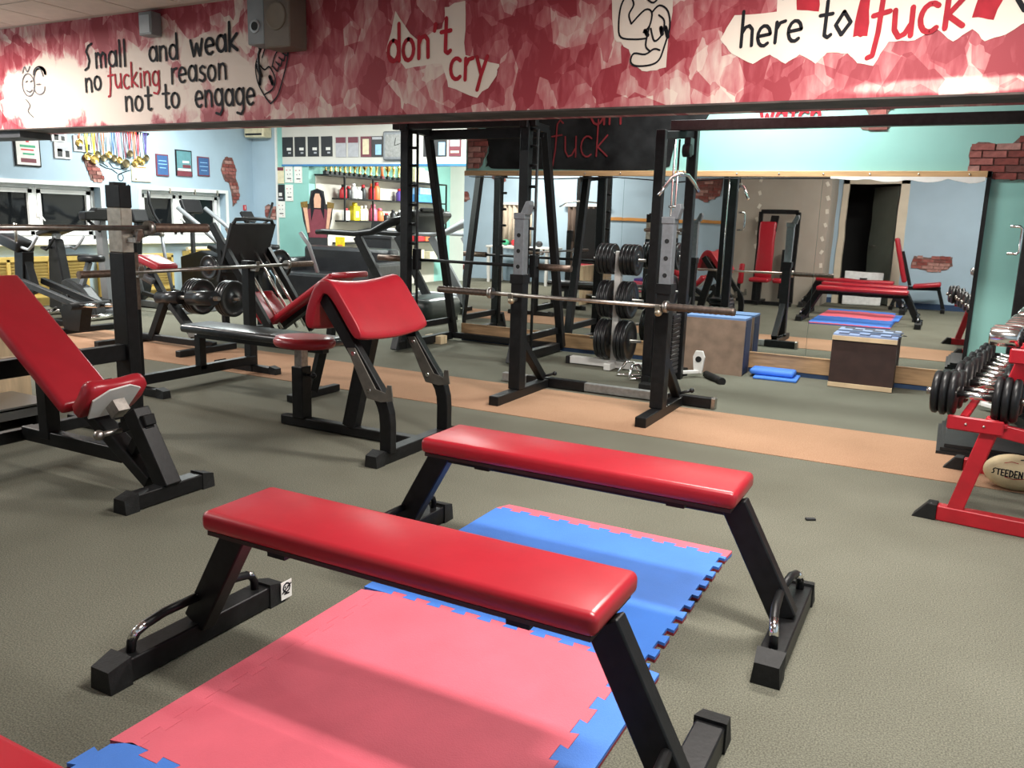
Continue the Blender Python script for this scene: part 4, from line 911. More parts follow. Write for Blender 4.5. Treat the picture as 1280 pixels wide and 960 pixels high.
def plate(r, th, x, y, z, axis='X', label='', group='weight plates on the plate tree'):
    key = (r, th, axis)
    if key in PLM: o = PLM[key].copy(); col.objects.link(o)
    else:
        pr = [(.016, -th*.5), (.05, -th*.5), (.055, -th*.28), (r*.80, -th*.28), (r*.86, -th*.5), (r*.97, -th*.5), (r, -th*.3), (r, th*.3), (r*.97, th*.5), (r*.86, th*.5), (r*.80, th*.28), (.055, th*.28), (.05, th*.5), (.016, th*.5), (.016, -th*.5)]
        mb = MB(); mb.lathe(pr, (0, 0, 0), axis, 36)
        bmesh.ops.delete(mb.bm, geom=[f for f in mb.bm.faces if len(f.verts) > 4], context='FACES_ONLY')
        o = mb.build('weight_plate', mat('glossy_black_plate', (.012, .012, .013), .28, nscale=12, namt=.3), None); PLM[key] = o
    o.location = (x, y, z); tag(o, label, 'weight plate', group); return o
for lv, (z, r, n) in zip(('top', 'middle', 'bottom'), LV):
    for sd_, s in (('left', -1), ('right', 1)):
        for k in range(n):
            th = .032; x = -2.60+s*(.055+.036*k)
            plate(r, th, x, 6.92, z, 'X', 'black weight plate, %s, on the %s %s peg of the white tree' % (('innermost', 'second out', 'third out', 'fourth out')[k], lv, sd_))

# ------------------------------------------------------------------ cable crossover
t = thing('cable_machine', 'tall black cable crossover with two towers and a top beam before the mirror', 'cable machine', (-.8, 6.6, 0))
def tower(xc, s):
    MB().bar((xc-s*.06, 6.42, 0), (xc-s*.06, 6.42, 2.0), .075, .075).build('front_post', blk, t, bevel=.003)
    MB().bar((xc+s*.09, 6.78, 0), (xc+s*.09, 6.78, 2.06), .075, .075).build('rear_post', blk, t, bevel=.003)
    MB().bar((xc-s*.06, 6.42, 1.96), (xc+s*.09, 6.80, 2.0), .06, .06).bar((xc-s*.06, 6.36, .035), (xc+s*.09, 6.98, .035), .07, .07).build('tower_beam', blk, t)
    for y in (6.55, 6.66): MB().cyl((xc+s*.01, y, .05), (xc+s*.01, y, 1.95), .009, 8).build('guide_rod', chrome, t)
    pl_ = None
    for i in range(14):
        z = .08+i*.036
        if pl_ is None: pl_ = MB().bb(xc-.09, xc+.11, 6.50, 6.71, z-.016, z+.016, .004).build('stack_plate', plast, t)
        else: c = pl_.copy(); col.objects.link(c); c.parent = t; c.location.z = i*.036
    h = MB().bar((xc+s*.09, 6.66, 1.83), (xc+s*.09, 6.66, 1.96), .05, .11).build('pulley_block', plast, t)
    MB().cyl((xc+s*.06, 6.62, 1.86), (xc+s*.12, 6.62, 1.86), .05).build('pulley', rub, h)
    MB().tube([(xc+s*.10, 6.60, 1.82), (xc+s*.10, 6.60, 1.70)], .006, 6).tube([(xc+s*.0, 6.6, .55), (xc+s*.0, 6.6, 1.9)], .005, 6).build('cable', plast, t)
    w_ = MB().prism([(-.035, 0), (.035, 0), (.05, .14), (.03, .19), (-.03, .19), (-.05, .14)], (xc+s*.22, 6.93, .04), (1, 0, 0), (0, 0, 1), (0, .03, 0)).bar((xc+s*.22, 6.94, .05), (xc+s*.09, 6.80, .05), .03).build('low_pulley', white, t, bevel=.004)
    MB().cyl((xc+s*.22, 6.925, .16), (xc+s*.22, 6.965, .16), .026).build('pulley_wheel', rub, w_)
tower(-2.06, 1); tower(.52, -1)
MB().bar((-2.11, 6.62, 2.05), (.62, 6.62, 2.05), .07, .08).build('top_beam', gblk, t, bevel=.003)
solo(MB().tube([(-2.10, 6.36, 1.50), (-2.07, 6.40, 1.56), (-2.03, 6.45, 1.645), (-1.98, 6.50, 1.675), (-1.93, 6.56, 1.665), (-1.90, 6.60, 1.62), (-1.86, 6.64, 1.545)], .014, 10), 'curl_handle', chrome, 'bent chrome pull bar hanging from the left cable tower', 'handle')
solo(MB().tube([(-1.96, 6.54, 1.70), (-1.96, 6.54, 1.675)], .008, 8), 'snap_hook', steel, 'steel snap hook holding the bent chrome pull bar', 'hook')
def dhandle(x, y, z, label):
    solo(MB().tube([(x, y, z), (x+.055, y, z), (x+.07, y, z-.015), (x+.07, y, z-.16), (x+.055, y, z-.175), (x, y, z-.175)], .009, 8), 'grip_handle', chrome, label, 'handle', 'handles on the cable machine')
dhandle(-2.01, 6.36, 1.42, 'bent chrome D handle on the left cable tower, by the silver squat upright')
dhandle(.29, 6.36, 1.34, 'bent chrome D handle on the right cable tower above the dumbbells')
# attachments on the floor
for i, (x, y, a, lb) in enumerate(((-2.34, 6.60, .3, 'chrome triangle pull handle lying on the floor by the plate tree'), (-2.22, 6.50, 1.0, 'second chrome pull handle lying against the first one by the plate tree'))):
    R = RZ(a); P = [V((-.10, 0, .015)), V((.10, 0, .015)), V((.03, .05, .12)), V((-.03, .05, .12)), V((-.10, 0, .015))]
    mb = MB(); mb.tube([V((x, y, 0))+R @ p for p in P], .0125, 8); solo(mb, 'pull_handle', chrome, lb, 'handle', 'pull handles on the floor')
solo(MB().tube([(-1.78, 6.98, .03), (-1.68, 6.86, .03), (-1.62, 6.80, .025), (-1.58, 6.74, .025)], [.03, .03, .03, .034], 10), 'rope_handle', rub, 'black rope handle lying by the white low pulley', 'handle')
solo(MB().bb(-2.10, -1.98, 6.16, 6.26, 0, .045, .006), 'rubber_pad', rub, 'small dark rubber pad on the floor left of squat stand foot', 'pad')
solo(MB().tube([(-4.5, YM-.05, 1.70), (-3.6, YM-.05, 1.68), (-2.9, YM-.05, 1.70), (-2.3, YM-.06, 1.66), (-1.9, YM-.05, 1.695), (-1.0, YM-.05, 1.70)], .005, 6), 'loose_wire', plast, 'thin loose wire sagging below the mirror trim', 'wire')

# ------------------------------------------------------------------ plyo boxes and folded mat
def foam_box(label, x0, x1, y0, y1, h, front, edgec, loc_top, strips=0):
    t = thing('jump_box', label, 'box', ((x0+x1)/2, (y0+y1)/2, 0), 'wooden jump boxes at the mirror')
    MB().bb(x0, x1, y0, y0+.018, 0, h).bb(x0, x1, y1-.018, y1, 0, h).build('panel', front, t)
    MB().bb(x1-.016, x1, y0+.018, y1-.018, .01, h).bb(x0, x0+.016, y0+.018, y1-.018, .01, h).build('side_panel', edgec, t)
    MB().bb(x0+.002, x1-.002, y0+.004, y1-.004, h, h+.018).build('top_pad', loc_top, t)
    return t
t = foam_box('worn plywood jump box with blue foam top standing right of the cable tower', -2.06, -1.53, 7.22, 7.48, .485, plyg, blueD, mat('faded_blue_foam', (.12, .22, .42), .65, nscale=6, namt=.12))
MB().bb(-1.55, -1.527, 7.26, 7.44, .06, .43).build('foam_strip', blueD, t)
t = foam_box('dark laminate jump box with pale battens and checked blue top, before the mirror', -.82, -.33, 7.24, 7.48, .425, plyd, plyd, mat('pale_blue_foam', (.22, .30, .50), .65, nscale=6, namt=.12))
MB().bb(-.82, -.33, 7.222, 7.24, .005, .04).bb(-.82, -.33, 7.222, 7.24, .395, .43).build('batten', plyl, t)
mb = MB()
for i in range(3):
    for j in range(2): mb.bb(-.78+i*.16+j*.07, -.70+i*.16+j*.07, 7.26+j*.10, 7.34+j*.10, .441, .4455)
mb.build('dark_square', blueD, t)
t = thing('folded_mat', 'blue folded exercise mat on the floor between two jump boxes', 'mat', (-1.28, 7.36, 0))
MB().box((-1.25, 7.33, .012), (.36, .30, .02), RZ(.05), .006).build('lower_layer', blueF, t); MB().box((-1.29, 7.36, .05), (.37, .20, .05), RZ(.02), .02, 3).build('folded_layer', blueF, t, smooth=True)

# ------------------------------------------------------------------ dumbbell rack
t = thing('dumbbell_rack', 'red two tier dumbbell rack at the right edge', 'dumbbell rack', (.3, 4.7, 0))
for i, y in enumerate((4.13, 5.10, 5.92)):
    MB().bar((.06, y, .035), (.85, y, .035), .06, .07).build('base_bar', redp, t, bevel=.003)
    MB().prism([(-.06, 0), (.04, 0), (.04, .075), (-.0, .075)], (.02, y-.037, 0), (1, 0, 0), (0, 0, 1), (0, .074, 0)).build('end_cap', rub, t, bevel=.003)
    MB().bar((.13, y, .06), (.235, y, .50), .05, .065, (1, 0, 0)).bar((.235, y+.15, .46), (.33, y+.15, .84), .05, .065, (1, 0, 0)).bar((.235, y-.02, .47), (.235, y+.17, .47), .06, .04).build('leg', redp, t, bevel=.003)
    MB().bar((.235, y, .455), (.50, y, .42), .03, .06).bar((.31, y+.15, .79), (.62, y+.15, .78), .03, .06).build('shelf_arm', redp, t, bevel=.003)
    MB().bar((.60, y, .06), (.66, y, .82), .05, .06, (1, 0, 0)).build('rear_leg', redp, t)
    MB().bb(.055, .275, y-.05, y-.035, .435, .50, .006).bb(.255, .52, y-.05, y-.035, .755, .82, .006).build('end_plate', redp, t)
    mb = MB()
    for dx in (.13, .20): mb.sphere((dx, y-.051, .468), .006, 8)
    mb.build('rivet', steel, t)
for x, z in ((.11, .475), (.27, .475), (.30, .80), (.46, .80)):
    MB().bar((x, 4.10, z), (x, 5.97, z), .035, .02).build('tier_rail', redp, t)
MB().bar((.62, 4.13, .30), (.62, 5.92, .30), .04, .05).build('rear_rail', redp, t)
DB = {}
def dumbbell(x, y, z, r, nplate, label, chromehead=False, L_=.36, yaw=0.):
    key = (round(r, 3), nplate, chromehead, L_)
    if key in DB: o = clone(DB[key], (x, y, z), yaw, label); return o
    t = thing('dumbbell', label, 'dumbbell', (0, 0, 0), 'dumbbells on the red rack')
    gr_ = .13; MB().cyl((-gr_/2-.01, 0, 0), (gr_/2+.01, 0, 0), .017, 12).build('grip', chrome, t)
    for s in (-1, 1):
        if chromehead:
            MB().lathe([(0, 0), (r*.8, 0), (r, .008), (r, .105), (r*.85, .115), (0, .115)], (s*(gr_/2+.0) if s > 0 else -gr_/2-.115, 0, 0), 'X', 20).build('chrome_head', chrome, t)
            MB().cyl((s*(gr_/2-.012), 0, 0), (s*(gr_/2+.012), 0, 0), r*.75, 14).build('collar', plast, t)
        else:
            for k in range(nplate):
                c = s*(gr_/2+.022+k*.034); th = .031
                rk = r if k < nplate-1 or nplate < 3 else r*.96
                MB().lathe([(0, -th/2), (rk*.9, -th/2), (rk, -th*.25), (rk, th*.25), (rk*.9, th/2), (0, th/2)], (c, 0, 0), 'X', 24).build('head_plate', rub if r > .12 else plast, t)
            e = s*(gr_/2+.005+nplate*.034)
            MB().cyl((e, 0, 0), (e+s*.025, 0, 0), .016, 10).build('end_nut', steel, t)
    DB[key] = t; t.location = (x, y, z); t.rotation_euler.z = yaw; t['label'] = label; return t
DD = [(4.17, .102, 3), (4.36, .092, 3), (4.54, .100, 2), (4.70, .092, 2), (4.86, .092, 2), (5.02, .086, 2), (5.18, .086, 2), (5.40, .080, 2), (5.56, .080, 2), (5.72, .074, 2), (5.87, .074, 2)]
ordn = ORD
for i, (y, r, n) in enumerate(DD):
    dumbbell(.145+.006*(i % 3), y, .487+r*.93, r, n, 'black plated dumbbell, %s from the front on the lower tier of the red rack' % ordn[i])
for i, (y, r) in enumerate(((4.18, .042), (4.31, .042), (4.50, .040), (4.64, .040), (4.78, .038), (4.92, .038), (5.06, .036), (5.38, .034), (5.5, .034), (5.62, .032), (5.74, .032))):
    dumbbell(.345 + (.0 if i < 2 else .03), y, .81+r*.98+.003, r, 0, 'small chrome dumbbell, %s from the front on the upper tier' % ordn[i], True)
dumbbell(.44, 5.22, .812+.09*.95, .09, 2, 'black plated dumbbell standing alone among the chrome ones on the upper tier')
for k in range(3):
    solo(MB().bb(.03+.02*k, .57, 5.38+.01*k, 6.18, .0+.022*k+.001, .022*k+.021), 'rubber_slab', rub, 'dark rubber slab under the dumbbell rack, %s of a stack of three' % ('bottom', 'middle', 'top')[k], 'slab', 'rubber slabs beside the dumbbell rack')
# the whole rack stands a little askew to the wall
ra = -.115; piv = V((.05, 4.12, 0))
for o in [o for o in bpy.data.objects if o.parent is None and o.name.split('.')[0] in ('dumbbell_rack', 'dumbbell')]:
    o.location = piv + RZ(ra) @ (V(o.location)-piv); o.rotation_euler.z += ra
# rugby ball
t = thing('rugby_ball', 'cream rugby ball with dark lettering lying under the dumbbell rack', 'ball', (.40, 4.84, .092))
BA, BR = .145, .092
N1 = MB(); g_ = bmesh.ops.create_uvsphere(N1.bm, u_segments=32, v_segments=20, radius=1)
ballM = Matrix.Translation((.40, 4.84, .092+.0)) @ (RZ(-.10).to_4x4())
def ballpt(a, b, k=1.0):
    """a along the ball's length (metres), b around it (radians from facing -y up)"""
    xx = max(-.999, min(.999, a/BA)); rr = BR*math.sqrt(1-xx*xx)*k
    return ballM @ V((a*1.0, -rr*math.cos(b), rr*math.sin(b)))
for v in g_['verts']: v.co = ballM @ V((v.co.z*BA, v.co.x*BR, v.co.y*BR))
N1.build('cover', ballm, t, smooth=True)
mb = MB(); write(mb, 'STEEDEN', lambda a, b: ballpt(a-.10, .10+(b-.015)/BR, 1.012), .0205, .0062, .10); mb.build('printed_lettering', inkb, t)
mb = MB(); mb.ribbon([(-.05, .065), (-.02, .075), (.01, .07)], .004, lambda a, b: ballpt(a, .1+(b-.01)/BR, 1.012)); mb.ribbon([(-.04, -.02), (.0, -.025), (.05, -.015)], .004, lambda a, b: ballpt(a, .1+b/BR, 1.012)); mb.build('printed_mark', inkr, t)
mb = MB()
for k in range(5): mb.ribbon([(.02+k*.018, .95), (.045+k*.016, 1.0)], .012, lambda a, b: ballpt(a, b*1.0, 1.01)) if False else mb.ribbon([(.02+k*.018, .085+.004*(k % 2)), (.035+k*.016, .092)], .008, lambda a, b: ballpt(a, .1+b/BR, 1.012))
mb.build('dark_panel_mark', plast, t)
solo(MB().box((-.44, 3.78, .006), (.045, .02, .01), RZ(.5), .003), 'dark_scrap', P_['black'], 'tiny dark scrap lying on the carpet left of the dumbbell rack', 'scrap')

# ------------------------------------------------------------------ machines on the left, before the windows
t = thing('row_machine', 'black plate loaded machine with a red saddle pad and a thick roller, before the windows', 'exercise machine', (-6.4, 5.4, 0))
MB().bar((-6.95, 4.92, .03), (-6.95, 5.55, .03), .065, .06).bar((-5.96, 5.0, .03), (-5.96, 5.66, .03), .065, .06).build('foot', blk, t, bevel=.003)
MB().bar((-6.95, 5.42, .06), (-5.96, 5.42, .06), .06, .06).build('base_beam', blk, t)
MB().bar((-6.80, 5.42, .06), (-6.58, 5.42, .46), .07, .07, (1, 0, 0)).bar((-6.58, 5.42, .44), (-6.84, 5.46, .72), .06, .06, (1, 0, 0)).build('post', blk, t, bevel=.003)
MB().cyl((-6.68, 5.42, .45), (-6.38, 5.42, .47), .062).cyl((-6.24, 5.40, .48), (-5.92, 5.40, .50), .066).build('roller', bp_, t)
MB().cyl((-6.7, 5.42, .46), (-5.86, 5.40, .50), .02).build('axle', steel, t)
mb = MB()
for s in (-1, 1): mb.box((-6.86+s*.15, 5.45, .775), (.31, .24, .08), RY(s*.28), .03, 3)
mb.build('saddle_pad', red, t, smooth=True)
MB().cyl((-6.84, 5.30, .70), (-6.70, 5.38, .60), .035).cyl((-6.93, 5.32, .68), (-6.93, 5.32, .76), .05).build('steel_stem', silv, t)
MB().bar((-6.5, 5.42, .40), (-6.2, 5.42, .12), .10, .05).build('gusset', gblk, t)
MB().bar((-6.15, 5.3, .16), (-5.80, 5.52, .20), .09, .05).build('foot_plate', galv, t)
for k in range(4): plate(.17, .032, -6.42+.034*k, 5.62, .47, 'X', 'black weight plate, %s in the left stack on the machine with the red saddle pad' % ordn[k], 'weight plates on the saddle pad machine')
for k in range(3): plate(.17, .032, -5.98+.036*k, 5.62, .48, 'X', 'black weight plate, %s in the right stack on the machine with the red saddle pad' % ordn[k], 'weight plates on the saddle pad machine')
MB().cyl((-6.46, 5.62, .47), (-5.84, 5.62, .48), .014).bar((-6.2, 5.42, .47), (-6.2, 5.62, .47), .04).build('plate_horn', steel, t)

t = thing('back_extension_bench', 'black machine with paired beams and chrome roller ends, behind the incline bench', 'exercise machine', (-7.9, 5.3, 0))
MB().bar((-7.93, 5.15, .03), (-7.93, 5.85, .03), .07, .06).bar((-8.7, 5.3, .03), (-8.7, 5.8, .03), .07, .06).bar((-8.7, 5.5, .06), (-7.93, 5.5, .06), .06).build('foot', blk, t)
MB().prism([(-7.86, .06), (-7.62, .06), (-7.58, .22), (-7.55, .30), (-7.80, .33), (-7.90, .28)], (0, 5.22, 0), (1, 0, 0), (0, 0, 1), (0, .12, 0)).build('pedestal', blk, t, bevel=.004)
for y in (5.10, 5.32): MB().bar((-8.30, y, .52), (-7.42, y, .34), .05, .06).build('beam', gblk if y < 5.2 else blk, t)
MB().cyl((-7.42, 5.0, .34), (-7.42, 5.42, .34), .035).build('roller', rub, t); MB().cyl((-7.40, 5.10, .345), (-7.14, 5.10, .365), .022).cyl((-7.40, 5.32, .33), (-7.2, 5.32, .35), .02).build('chrome_handle', chrome, t)
MB().bar((-8.45, 5.2, .06), (-8.38, 5.2, .82), .12, .14, (1, 0, 0)).bar((-8.25, 5.2, .40), (-8.42, 5.2, .84), .08, .10, (1, 0, 0)).build('tower', blk, t, bevel=.01)
MB().box((-8.50, 5.2, .90), (.34, .2, .12), RY(.25), .03, 3).build('hood', plast, t, smooth=True)
MB().cyl((-8.36, 5.12, .88), (-8.36, 5.12, 1.10), .016).build('rod', steel, t)
MB().tube([(-8.34, 5.15, .86), (-8.22, 5.15, .84), (-8.16, 5.15, .88), (-8.06, 5.15, .98)], .015, 8).build('grab_handle', lgrey, t)

t = thing('exercise_bike', 'grey and black exercise bike facing the left window', 'exercise bike', (-9.1, 6.2, 0))
MB().prism([(-9.25, .06), (-9.22, .42), (-9.10, .46), (-8.85, .36), (-8.66, .20), (-8.62, .06)], (0, 6.12, 0), (1, 0, 0), (0, 0, 1), (0, .16, 0)).build('flywheel_cover', gblk, t, bevel=.03)
MB().prism([(-9.50, .08), (-9.42, .90), (-9.30, .90), (-9.20, .40), (-9.12, .08)], (0, 6.14, 0), (1, 0, 0), (0, 0, 1), (0, .12, 0)).build('front_column', plast, t, bevel=.02)
MB().bar((-9.36, 6.2, .88), (-9.33, 6.2, .97), .06, .08, (1, 0, 0)).build('console_post', lgrey, t)
MB().box((-9.36, 6.2, .985), (.30, .30, .055), RY(-.25), .015, 2).build('console', plast, t, smooth=True)
for y in (6.02, 6.38): MB().tube([(-9.36, y, .80), (-9.28, y, .78), (-9.22, y, .82), (-9.10, y, .93)], .016, 8).bar((-9.36, 6.2, .80), (-9.36, y, .80), .03).build('handlebar', plast if y < 6.2 else lgrey, t)
MB().bar((-8.95, 6.2, .35), (-8.78, 6.2, .66), .05, .06, (1, 0, 0)).build('seat_post', silv, t)
mb = seat_pad((-8.74, 6.2, .665), .17, .13, .07); mb.build('saddle', plast, t, smooth=True)
MB().cyl((-9.45, 5.95, .04), (-9.45, 6.45, .04), .035).cyl((-8.62, 5.95, .04), (-8.62, 6.42, .04), .035).bar((-9.45, 6.2, .05), (-8.62, 6.2, .05), .05).build('stabiliser', chrome, t)
MB().cyl((-9.05, 6.08, .24), (-9.05, 6.05, .24), .05).bar((-9.05, 6.06, .24), (-8.98, 6.06, .10), .02).bb(-9.03, -8.93, 5.96, 6.05, .08, .11).build('pedal_crank', plast, t)
t = thing('stepper', 'tall grey column stepper with a wide black console by the left window', 'exercise machine', (-9.15, 6.7, 0))
MB().bar((-9.12, 6.66, .06), (-9.18, 6.66, 1.14), .075, .12, (1, 0, 0)).build('column', greyp, t, bevel=.008)
MB().prism([(-.30, -.06), (.30, -.06), (.32, .05), (.24, .09), (-.14, .09), (-.17, .05), (-.30, .04)], (-9.15, 6.66, 1.18), (0, 1, 0), (0, 0, 1), (.12, 0, 0)).build('console', plast, t, bevel=.02)
MB().cyl((-8.95, 6.45, .04), (-8.95, 6.88, .04), .04).bar((-8.95, 6.66, .05), (-9.6, 6.66, .05), .07).cyl((-9.6, 6.4, .04), (-9.6, 6.9, .04), .035).build('base', silv, t)
MB().cyl((-8.95, 6.42, .04), (-8.95, 6.45, .04), .045).cyl((-8.95, 6.88, .04), (-8.95, 6.91, .04), .045).build('end_cap', rub, t)
for y in (6.45, 6.87): MB().tube([(-9.1, y, 1.12), (-8.98, y, 1.05), (-8.9, y, 1.0)], .018, 8).build('grab_bar', plast, t)
for y in (6.56, 6.78): MB().bb(-9.35, -9.02, y-.07, y+.07, .14, .18).bar((-9.2, y, .14), (-9.4, y, .08), .04).build('pedal', rub, t)

t = thing('elliptical_trainer', 'black elliptical trainer with upright curved arms between the two windows', 'exercise machine', (-9.3, 7.5, 0))
for y, k in ((7.16, 0), (7.62, 1)):
    MB().tube([(-9.28, y, .95), (-9.30, y, 1.08), (-9.38, y-.02, 1.20), (-9.42, y-.05, 1.35), (-9.42, y-.05, 1.50)], .02, 8).build('arm', plast, t)
    MB().tube([(-9.28, y, .98), (-9.22, y, .60), (-9.12, y, .22)], .022, 8).build('lower_arm', silv, t)
    MB().bar((-9.12, y, .22), (-8.55, y, .14), .05).bb(-8.75, -8.45, y-.07, y+.07, .16, .20).build('pedal', rub, t)
    MB().sphere((-9.28, y, .95), .04).build('joint', steel, t)
MB().bar((-9.55, 7.39, .05), (-9.42, 7.39, 1.10), .08).bar((-9.28, 7.14, .95), (-9.28, 7.64, .95), .04).bar((-9.28, 7.39, .95), (-9.46, 7.39, .90), .05).build('mast', plast, t)
MB().box((-9.40, 7.39, 1.18), (.06, .24, .18), RY(-.35), .02, 2).build('console', plast, t)
MB().cyl((-9.6, 7.31, .32), (-9.6, 7.47, .32), .27, 28).build('flywheel_cover', gblk, t)
MB().bar((-9.85, 7.39, .05), (-8.35, 7.39, .05), .08).bar((-8.4, 7.1, .04), (-8.4, 7.68, .04), .07).bar((-9.8, 7.1, .04), (-9.8, 7.68, .04), .07).build('base', silv, t)

t = thing('stair_climber', 'black stair climber with two slanted grey handrails under the right window', 'exercise machine', (-9.2, 8.5, 0))
for y in (8.18, 8.66): MB().tube([(-9.60, y, 1.30), (-9.25, y+.03, 1.08), (-8.85, y+.06, .80), (-8.80, y+.06, .70)], .032, 8).build('handrail', greyp, t)
MB().prism([(-9.7, .05), (-9.7, .62), (-9.3, .72), (-8.9, .62), (-8.7, .05)], (0, 8.26, 0), (1, 0, 0), (0, 0, 1), (0, .34, 0)).build('body', plast, t, bevel=.02)
MB().bar((-9.62, 8.43, .6), (-9.62, 8.43, 1.25), .05).box((-8.98, 8.43, .74), (.30, .40, .05), RY(.3), .01).build('tray', gblk, t)
MB().box((-9.62, 8.43, 1.32), (.06, .34, .2), RY(-.4), .02, 2).build('console', plast, t)
t = thing('exercise_bike', 'exercise bike with a tilted console and bent black handle in the far left corner', 'exercise bike', (-9.6, 9.5, 0))
MB().prism([(-9.9, .05), (-9.9, .5), (-9.75, .62), (-9.4, .5), (-9.2, .3), (-9.15, .05)], (0, 9.42, 0), (1, 0, 0), (0, 0, 1), (0, .18, 0)).build('flywheel_cover', plast, t, bevel=.03)
MB().bar((-9.72, 9.5, .5), (-9.62, 9.5, 1.10), .07).build('mast', plast, t)
MB().box((-9.58, 9.46, 1.19), (.05, .22, .18), RY(-.6), .01, 2).build('console', plast, t)
MB().tube([(-9.62, 9.5, 1.05), (-9.48, 9.62, 1.06), (-9.42, 9.72, 1.15), (-9.40, 9.80, 1.42)], .02, 8).tube([(-9.62, 9.5, 1.05), (-9.48, 9.38, 1.06), (-9.42, 9.30, 1.15)], .02, 8).build('handlebar', plast, t)
MB().bar((-9.3, 9.5, .4), (-9.2, 9.5, .72), .05).build('seat_post', silv, t); seat_pad((-9.18, 9.5, .72), .15, .12, .07).build('saddle', plast, t, smooth=True)
MB().bar((-9.9, 9.5, .04), (-9.1, 9.5, .04), .06).bar((-9.1, 9.25, .03), (-9.1, 9.75, .03), .06).bar((-9.88, 9.25, .03), (-9.88, 9.75, .03), .06).build('base', blk, t)

# ------------------------------------------------------------------ 45 degree leg press
t = thing('leg_press', 'black sled leg press with red seat and slanted red backrest behind the arm curl bench', 'exercise machine', (-6.2, 6.5, 0))
rd = V((-.60, 0, .80)).normalized()
for y in (6.28, 6.40, 6.62, 6.74): MB().cyl(V((-6.05, y, .10)), V((-6.05, y, .10))+rd*1.25, .016).build('guide_rod', chrome, t)
for y in (6.22, 6.80): MB().bar(V((-6.00, y, .06)), V((-6.0, y, .06))+rd*1.35, .05, .08, (1, 0, 0)).build('side_rail', blk, t)
ca = math.atan2(.60, .80)
MB().box((-6.62, 6.5, .86), (.03, .62, .64), RY(.36)).build('foot_plate', mat('dark_sled_plate', (.024, .025, .026), .5, nscale=9, namt=.12, spec=.3), t)
MB().tube([(-6.51, 6.22, 1.15), (-6.50, 6.25, 1.20), (-6.50, 6.5, 1.21), (-6.50, 6.75, 1.20), (-6.51, 6.78, 1.15)], .02, 8).build('sled_handle', gblk, t)
MB().bar((-6.62, 6.18, .70), (-6.62, 6.82, .70), .08).bar((-6.62, 5.98, .72), (-6.62, 7.02, .72), .035).build('sled_frame', blk, t)
MB().tube([(-6.20, 6.86, 1.08), (-6.12, 6.90, .95), (-6.02, 6.92, .66)], .022, 8).build('pale_stop_lever', lgrey, t)
for y, k in ((7.0, 'far'), (5.99, 'near')): plate(.16 if y > 6.5 else .12, .03, -6.62, y, .72, 'Y', 'black weight plate on the %s side of the leg press sled' % k, 'weight plates on the leg press')
MB().box((-6.36, 6.5, .30), (.40, .42, .07), RY(.78), .025, 3).build('seat', red, t, smooth=True)
bd = V((.93, 0, .60)).normalized()
MB().box(V((-6.16, 6.5, .16))+bd*.5, (.98, .40, .065), RY(-math.atan2(.60, .93)), .025, 3).build('backrest', red, t, smooth=True)
MB().box((-5.25, 6.5, .70), (.20, .36, .06), RY(-.08), .025, 3).build('headrest', red, t, smooth=True)
MB().bar(V((-6.16, 6.5, .10)), V((-6.16, 6.5, .10))+bd*.95, .10, .06).bar((-6.7, 6.5, .04), (-5.2, 6.5, .04), .08, .07).bar((-5.5, 6.5, .05), (-5.45, 6.5, .48), .07).bar((-5.35, 6.2, .03), (-5.35, 6.8, .03), .07, .06).bar((-6.7, 6.1, .03), (-6.7, 6.9, .03), .07, .06).bar((-6.7, 6.26, .04), (-6.74, 6.26, .98), .06).bar((-6.7, 6.76, .04), (-6.74, 6.76, .98), .06).build('frame', blk, t)

# ------------------------------------------------------------------ treadmills and the reception corner
def treadmill(label, x, y, mcon, arm):
    t = thing('treadmill', label, 'treadmill', (x, y, 0), 'treadmills by the reception corner')
    MB().bb(x-1.55, x-.25, y-.40, y+.40, .10, .17, .01).build('deck', plast, t); MB().bb(x-1.5, x-.3, y-.26, y+.26, .17, .178).build('belt', rub, t)
    MB().bb(x-1.5, x-.3, y-.39, y-.28, .17, .20).bb(x-1.5, x-.3, y+.28, y+.39, .17, .20).build('side_rail', lgrey, t)
    MB().box((x-.02, y, .17), (.56, .80, .28), None, .10, 4).build('motor_hood', mat('green_black_plastic', (.012, .018, .017), .35, nscale=9, namt=.15), t, smooth=True)
    MB().bb(x-1.5, x-1.4, y-.38, y-.30, 0, .10).bb(x-1.5, x-1.4, y+.30, y+.38, 0, .10).bb(x+.1, x+.2, y-.36, y-.28, 0, .06).bb(x+.1, x+.2, y+.28, y+.36, 0, .06).build('foot', rub, t)
    for s in (-1, 1):
        MB().bar((x-.20, y+s*.40, .12), (x-.78, y+s*.42, 1.02), .05, .11, (1, 0, 0)).build('upright', arm, t, bevel=.006)
        MB().tube([(x-1.42, y+s*.42, 1.05), (x-1.3, y+s*.42, 1.06), (x-.8, y+s*.42, 1.05), (x-.55, y+s*.42, 1.08), (x-.30, y+s*.40, 1.20), (x-.12, y+s*.38, 1.24)], [.030, .036, .036, .04, .055, .05], 10).build('handrail', mcon, t)
    MB().box((x-.08, y, 1.22), (.34, .86, .10), RY(-.75), .04, 3).build('console', mcon, t, smooth=True)
    MB().box((x-.02, y, 1.31), (.20, .50, .05), RY(-.75), .02, 2).build('display', plast, t)
    return t
treadmill('black treadmill with a curved handrail in front of the supplement shelves', -5.72, 8.62, plast, gblk)
treadmill('grey treadmill behind the black one, beside the mirror edge', -5.45, 9.85, lgrey, greyp)
t = thing('sofa', 'low black leather sofa behind the black treadmill', 'sofa', (-8.1, 9.7, 0))
MB().bb(-8.85, -7.2, 9.35, 9.95, .06, .42, .05, 2).build('seat', bp_, t); MB().bb(-8.85, -7.2, 9.85, 10.1, .30, .80, .06, 2).build('backrest', bp_, t)
